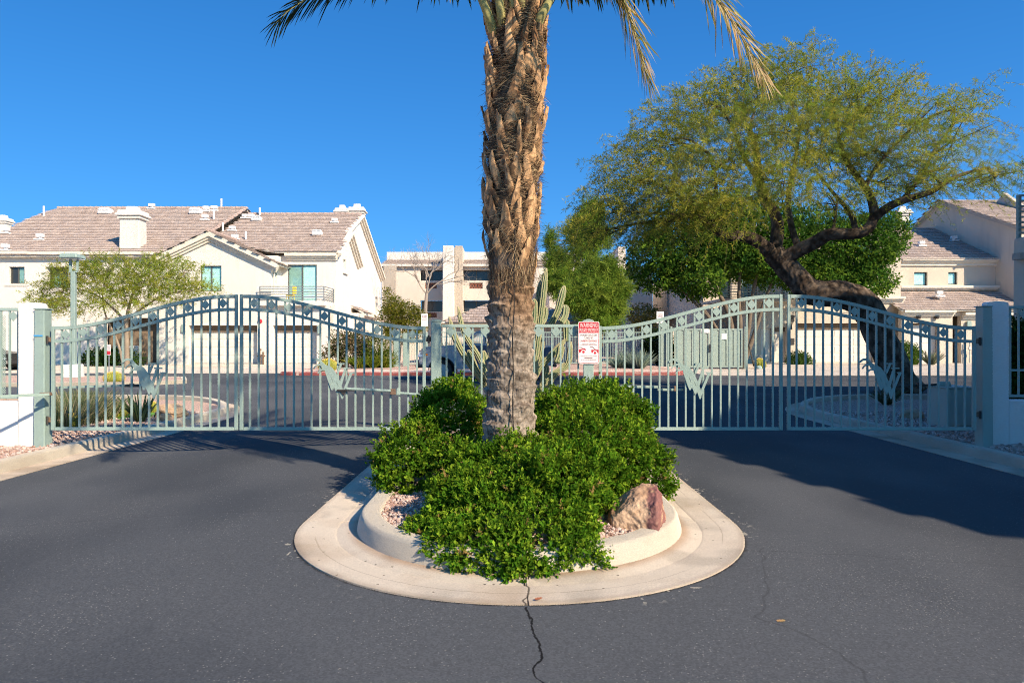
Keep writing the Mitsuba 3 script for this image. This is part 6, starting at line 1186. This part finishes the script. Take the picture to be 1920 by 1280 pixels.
def car(name, label, category, xf, yn, length, width, body, cab, arches, paint, wheels_r, glass, facing=-1, hoodpaint=None):
    "body, cab, glass: outlines in (distance behind the nose, z)"
    t = thing(name, label, category); tx = lambda q: Polygon([(xf - facing * a, b) for a, b in q])
    pb = tx(body)
    for a in arches: pb = pb.difference(Point(xf - facing * a, wheels_r).buffer(wheels_r * 1.22))
    put('body', layered(pb, yn, yn + width), paint, t)
    cp = tx(cab); fr = cp
    for g in glass: fr = fr.difference(tx(g).buffer(-.0))
    put('cab', [plate(fr, yn + .10, yn + .16), plate(fr, yn + width - .16, yn + width - .10)] + [plate(cp.difference(cp.buffer(-.06)), yn + .16, yn + width - .16)], hoodpaint or paint, t)
    for g in glass:
        put('window', plate(tx(g), yn + .125, yn + .135), 'window_glass', t); put('window', plate(tx(g), yn + width - .135, yn + width - .125), 'window_glass', t)
    for a in arches:
        x = xf - facing * a
        put('wheel_well', plate(Point(x, wheels_r).buffer(wheels_r * 1.20).intersection(sbox(-99, .18, 99, 3)), yn + .30, yn + width - .30), 'cable_black', t)
        put('arch_trim', plate(Point(x, wheels_r).buffer(wheels_r * 1.30).difference(Point(x, wheels_r).buffer(wheels_r * 1.21)).intersection(pb.buffer(.12)).intersection(sbox(-99, .4, 99, 3)), yn - .015, yn + .05), 'cable_black', t)
        wheel(t, x, yn + .14, wheels_r, .25); wheel(t, x, yn + width - .14, wheels_r, .25)
    return t, tx
scene['window_glass'] = {'type': 'thindielectric', 'int_ior': 1.5}
TY, TXF = 25.2, rx(786, 25.4)
body = [(0.02, .55), (0, .75), (.03, 1.0), (.10, 1.18), (.25, 1.25), (1.50, 1.33), (1.62, 1.34), (3.05, 1.34), (3.06, 1.28), (4.95, 1.28), (5.0, 1.2), (5.0, .62), (4.9, .55), (3.9, .42), (1.3, .42), (.5, .45)]
cab = [(1.50, 1.30), (1.62, 1.35), (2.10, 1.80), (2.25, 1.86), (2.85, 1.86), (2.98, 1.80), (3.06, 1.30)]
gl = [[(1.75, 1.38), (2.14, 1.75), (2.38, 1.78), (2.38, 1.38)], [(2.44, 1.38), (2.44, 1.78), (2.82, 1.78), (2.96, 1.38)]]
tr, tx = car('pickup_truck', 'silver pickup truck with dark blue cab parked behind the island fence', 'truck', TXF, TY, 5.0, 1.85, body, cab, (.86, 4.0), 'truck_silver', .385, gl)
put('lower_door', plate(tx([(1.66, .62), (1.66, 1.30), (3.0, 1.30), (3.0, .62)]), TY - .012, TY + .0), 'truck_blue', tr); put('bed_side', plate(tx([(3.10, .75), (3.10, 1.26), (4.9, 1.24), (4.9, .75), (4.55, .75), (4.45, .88), (4.0, 1.0), (3.6, .9), (3.45, .75)]), TY - .011, TY), 'truck_blue', tr)
put('front_bumper', cbox(TXF - .12, TXF + .22, TY - .02, TY + 1.87, .48, .74, .04), 'dark_metal', tr); put('rear_bumper', cbox(TXF + 4.96, TXF + 5.12, TY + .05, TY + 1.8, .5, .7, .04), 'dark_metal', tr)
put('headlight', cbox(TXF - .02, TXF + .24, TY - .014, TY + .35, .86, 1.08, .03), 'lens_clear', tr); put('indicator', cbox(TXF + .245, TXF + .36, TY - .016, TY + .1, .92, 1.05, .02), 'lens_orange', tr); put('grille', cbox(TXF - .05, TXF + .02, TY + .4, TY + 1.45, .80, 1.1, .03), 'dark_metal', tr)
put('wing_mirror', cbox(TXF + 1.72, TXF + 1.92, TY - .22, TY - .02, 1.36, 1.58, .04), 'truck_blue', tr); put('door_handle', cbox(TXF + 2.75, TXF + 2.93, TY - .04, TY - .013, 1.15, 1.2, .01), 'dark_metal', tr)
put('door_seam', [box(TXF + 1.635, TXF + 1.65, TY - .006, TY + .01, .6, 1.3), box(TXF + 3.02, TXF + 3.035, TY - .006, TY + .01, .6, 1.3)], 'cable_black', tr)
b2 = [(0, .35), (0, .7), (.15, .85), (1.2, .98), (1.3, 1.0), (3.9, 1.02), (4.5, .98), (4.6, .8), (4.6, .4), (4.3, .28), (.4, .28)]; c2 = [(1.2, .97), (2.0, 1.40), (2.4, 1.46), (3.0, 1.44), (3.9, 1.0)]
sd, tx2 = car('parked_car', 'dark parked car glimpsed through the mesh fence at the left edge', 'car', rx(33, 34) , 33.2, 4.6, 1.8, b2, c2, (.85, 3.7), 'car_black', .33, [[(1.5, 1.03), (2.05, 1.35), (2.5, 1.40), (2.5, 1.03)], [(2.56, 1.03), (2.56, 1.40), (3.0, 1.38), (3.6, 1.03)]], facing=1)
put('headlight', cbox(rx(33, 34) - .25, rx(33, 34) + .01, 33.19, 33.5, .58, .72, .03), 'lens_clear', sd); put('bumper', cbox(rx(33, 34) - .2, rx(33, 34) + .06, 33.2, 34.95, .34, .54, .03), 'car_black', sd)

# ---------------------------------------------------------------- lamp post, signs, enclosure, pool fence
LY = 25.8; lpx = rx(138.5, LY)
t = thing('street_lamp', 'pale green square lamp post with a flat double-armed head, at left', 'street lamp')
put('plinth', cbox(lpx - .28, lpx + .28, LY - .28, LY + .28, .09, rz(683, LY), .02), 'stucco_near', t)
put('pole', cbox(lpx - .09, lpx + .09, LY - .09, LY + .09, rz(683, LY), rz(511, LY), .01), 'gate_paint', t)
put('arm', [cbox(lpx - .17, lpx + .15, LY - .07, LY + .07, rz(511, LY) + .001, rz(508.5, LY), .01), box(lpx - .16, lpx - .09, LY - .035, LY + .035, rz(508, LY), rz(486, LY)), box(lpx + .11, lpx + .16, LY - .035, LY + .035, rz(508, LY), rz(486, LY))], 'gate_paint', t)
hd = put('lamp_head', cbox(lpx - .36, lpx + .32, LY - .36, LY + .36, rz(485.5, LY), rz(477, LY), .03), 'gate_paint', t); put('lens', box(lpx - .28, lpx + .25, LY - .28, LY + .28, rz(486.5, LY), rz(485.6, LY)), 'lens_clear', hd)
def small_sign(label, px, Y, y0, y1, wpx, yb, red=True):
    t = thing('small_sign', label, 'sign'); x = rx(px, Y); w = wpx * Y / F / 2
    put('pole', tube([(x, Y + .04, rz(yb, Y)), (x, Y + .04, rz(y1, Y) + .1)], .025, 8), 'grey_metal', t); put('panel', cbox(x - w, x + w, Y - .01, Y + .01, rz(y1, Y), rz(y0, Y), .004), 'sign_white', t)
    h = rz(y0, Y) - rz(y1, Y); z0 = rz(y1, Y)
    if red: put('band', box(x - w * .9, x + w * .9, Y - .0135, Y - .0105, z0 + h * .06, z0 + h * .42), 'sign_red', t)
    for k in range(4): put('print_line', box(x - w * .7, x + w * .7, Y - .0135, Y - .0105, z0 + h * (.52 + .1 * k), z0 + h * (.56 + .1 * k)), 'sign_ink', t)
small_sign('small white and red sign on a thin pole behind the leftmost gate leaf', 203.5, 30, 646, 666, 9, 700)
small_sign('white notice panel on a pole at the pool gate', 796, 34.5, 588, 612, 13, 690, False)
small_sign('white notice on a pole left of the trash enclosure', 1238, 36, 584, 606, 14, 690, False)
EN = thing('trash_enclosure', 'grey-green corrugated metal trash enclosure with double doors', 'enclosure'); EY = 35.6
x0, x1, z1 = rx(1264, EY), rx(1392, EY), rz(616, EY)
xm = rx(1331, EY)
for a, b in ((x0, xm - .02), (xm + .02, x1)):
    d = put('door', [box(a, b, EY - .03, EY + .03, .1, .17), box(a, b, EY - .03, EY + .03, z1 - .08, z1), box(a, a + .07, EY - .03, EY + .03, .171, z1 - .081), box(b - .07, b, EY - .03, EY + .03, .171, z1 - .081)], 'enclosure_paint', EN)
    n = 4; w = (b - a - .16) / n
    for k in range(n): put('panel', [box(a + .08 + w * k, a + .08 + w * (k + .72), EY - .012, EY + .012, .175, z1 - .09), box(a + .08 + w * (k + .72), a + .08 + w * (k + 1), EY + .03, EY + .05, .175, z1 - .09)], 'enclosure_paint', d)
for px in (1248, 1256, 1395): put('post', cbox(rx(px, EY), rx(px + 4.5, EY), EY - .06, EY + .06, 0, rz(612, EY), .01), 'enclosure_paint', EN)
put('wall', [box(x0 - .2, x0 - .05, EY + .1, EY + 3.5, 0, z1 - .05), box(x1 + .12, x1 + .27, EY + .1, EY + 3.5, 0, z1 - .05), box(x0 - .2, x1 + .27, EY + 3.5, EY + 3.7, 0, z1 - .05)], 'stucco_tan', EN)
put('side_panel', box(rx(1240, EY), rx(1262, EY), EY + .06, EY + .1, .05, z1), 'enclosure_paint', EN)
put('notice', box(rx(1315, EY), rx(1330, EY), EY - .05, EY - .031, rz(624, EY), rz(617, EY)), 'sign_white', EN); put('notice', box(rx(1352, EY), rx(1362, EY), EY - .05, EY - .031, rz(636, EY), rz(625, EY)), 'sign_white', EN)
put('latch', [cbox(xm - .06, xm + .06, EY - .09, EY - .031, .9, 1.3, .01)], 'dark_metal', EN)
def bar_fence(label, xa, xb, Y, zt, z0=.15, gap=.13):
    t = thing('pool_fence', label, 'fence'); put('top_rail', box(xa, xb, Y - .025, Y + .025, zt - .05, zt), 'gate_paint', t); put('bottom_rail', box(xa, xb, Y - .025, Y + .025, z0 + .1, z0 + .15), 'gate_paint', t); put('middle_rail', box(xa, xb, Y - .02, Y + .02, zt - .3, zt - .26), 'gate_paint', t)
    for x in np.arange(xa + gap, xb, gap): put('bar', box(x - .012, x + .012, Y - .011, Y + .011, z0 + .12, zt - .02), 'gate_paint', t)
    for x in (xa, xb): put('post', box(x - .06, x + .06, Y - .06, Y + .06, 0, zt + .1), 'gate_paint', t)
bar_fence('green pool fence left of the truck', rx(740, 36), rx(800, 36), 36, rz(626, 36)); bar_fence('green pool fence behind cactus and warning sign', rx(985, 37.5), rx(1232, 37.5), 37.5, rz(622, 37.5))
bar_fence('green pool fence behind the truck', rx(812, 38), rx(980, 38), 38, rz(622, 38))
t = thing('gate_pier', 'mint green pool gate pier between the bushes and the truck', 'post'); put('shaft', cbox(rx(738, 35), rx(748, 35), 34.9, 35.2, .1, rz(622, 35), .02), 'gate_paint', t); put('panel', cbox(rx(756, 35.5), rx(768, 35.5), 35.4, 35.5, .1, rz(624, 35.5), .01), 'gate_paint', t); put('cap', cbox(rx(737, 35), rx(749, 35), 34.88, 35.22, rz(622, 35) + .001, rz(620, 35), .01), 'gate_paint', t)
# fire hydrant standpipe by the enclosure
t = thing('standpipe', 'dark leaning pole with green valve right of the trash enclosure', 'standpipe'); put('pole', tube([P3(1404, 645, 36), P3(1413, 686, 36)], .035, 8), 'dark_metal', t); put('valve', blob(P3(1423, 691, 35.6), (.16, .16, .18), 4, .2, 2), 'gate_paint', t)
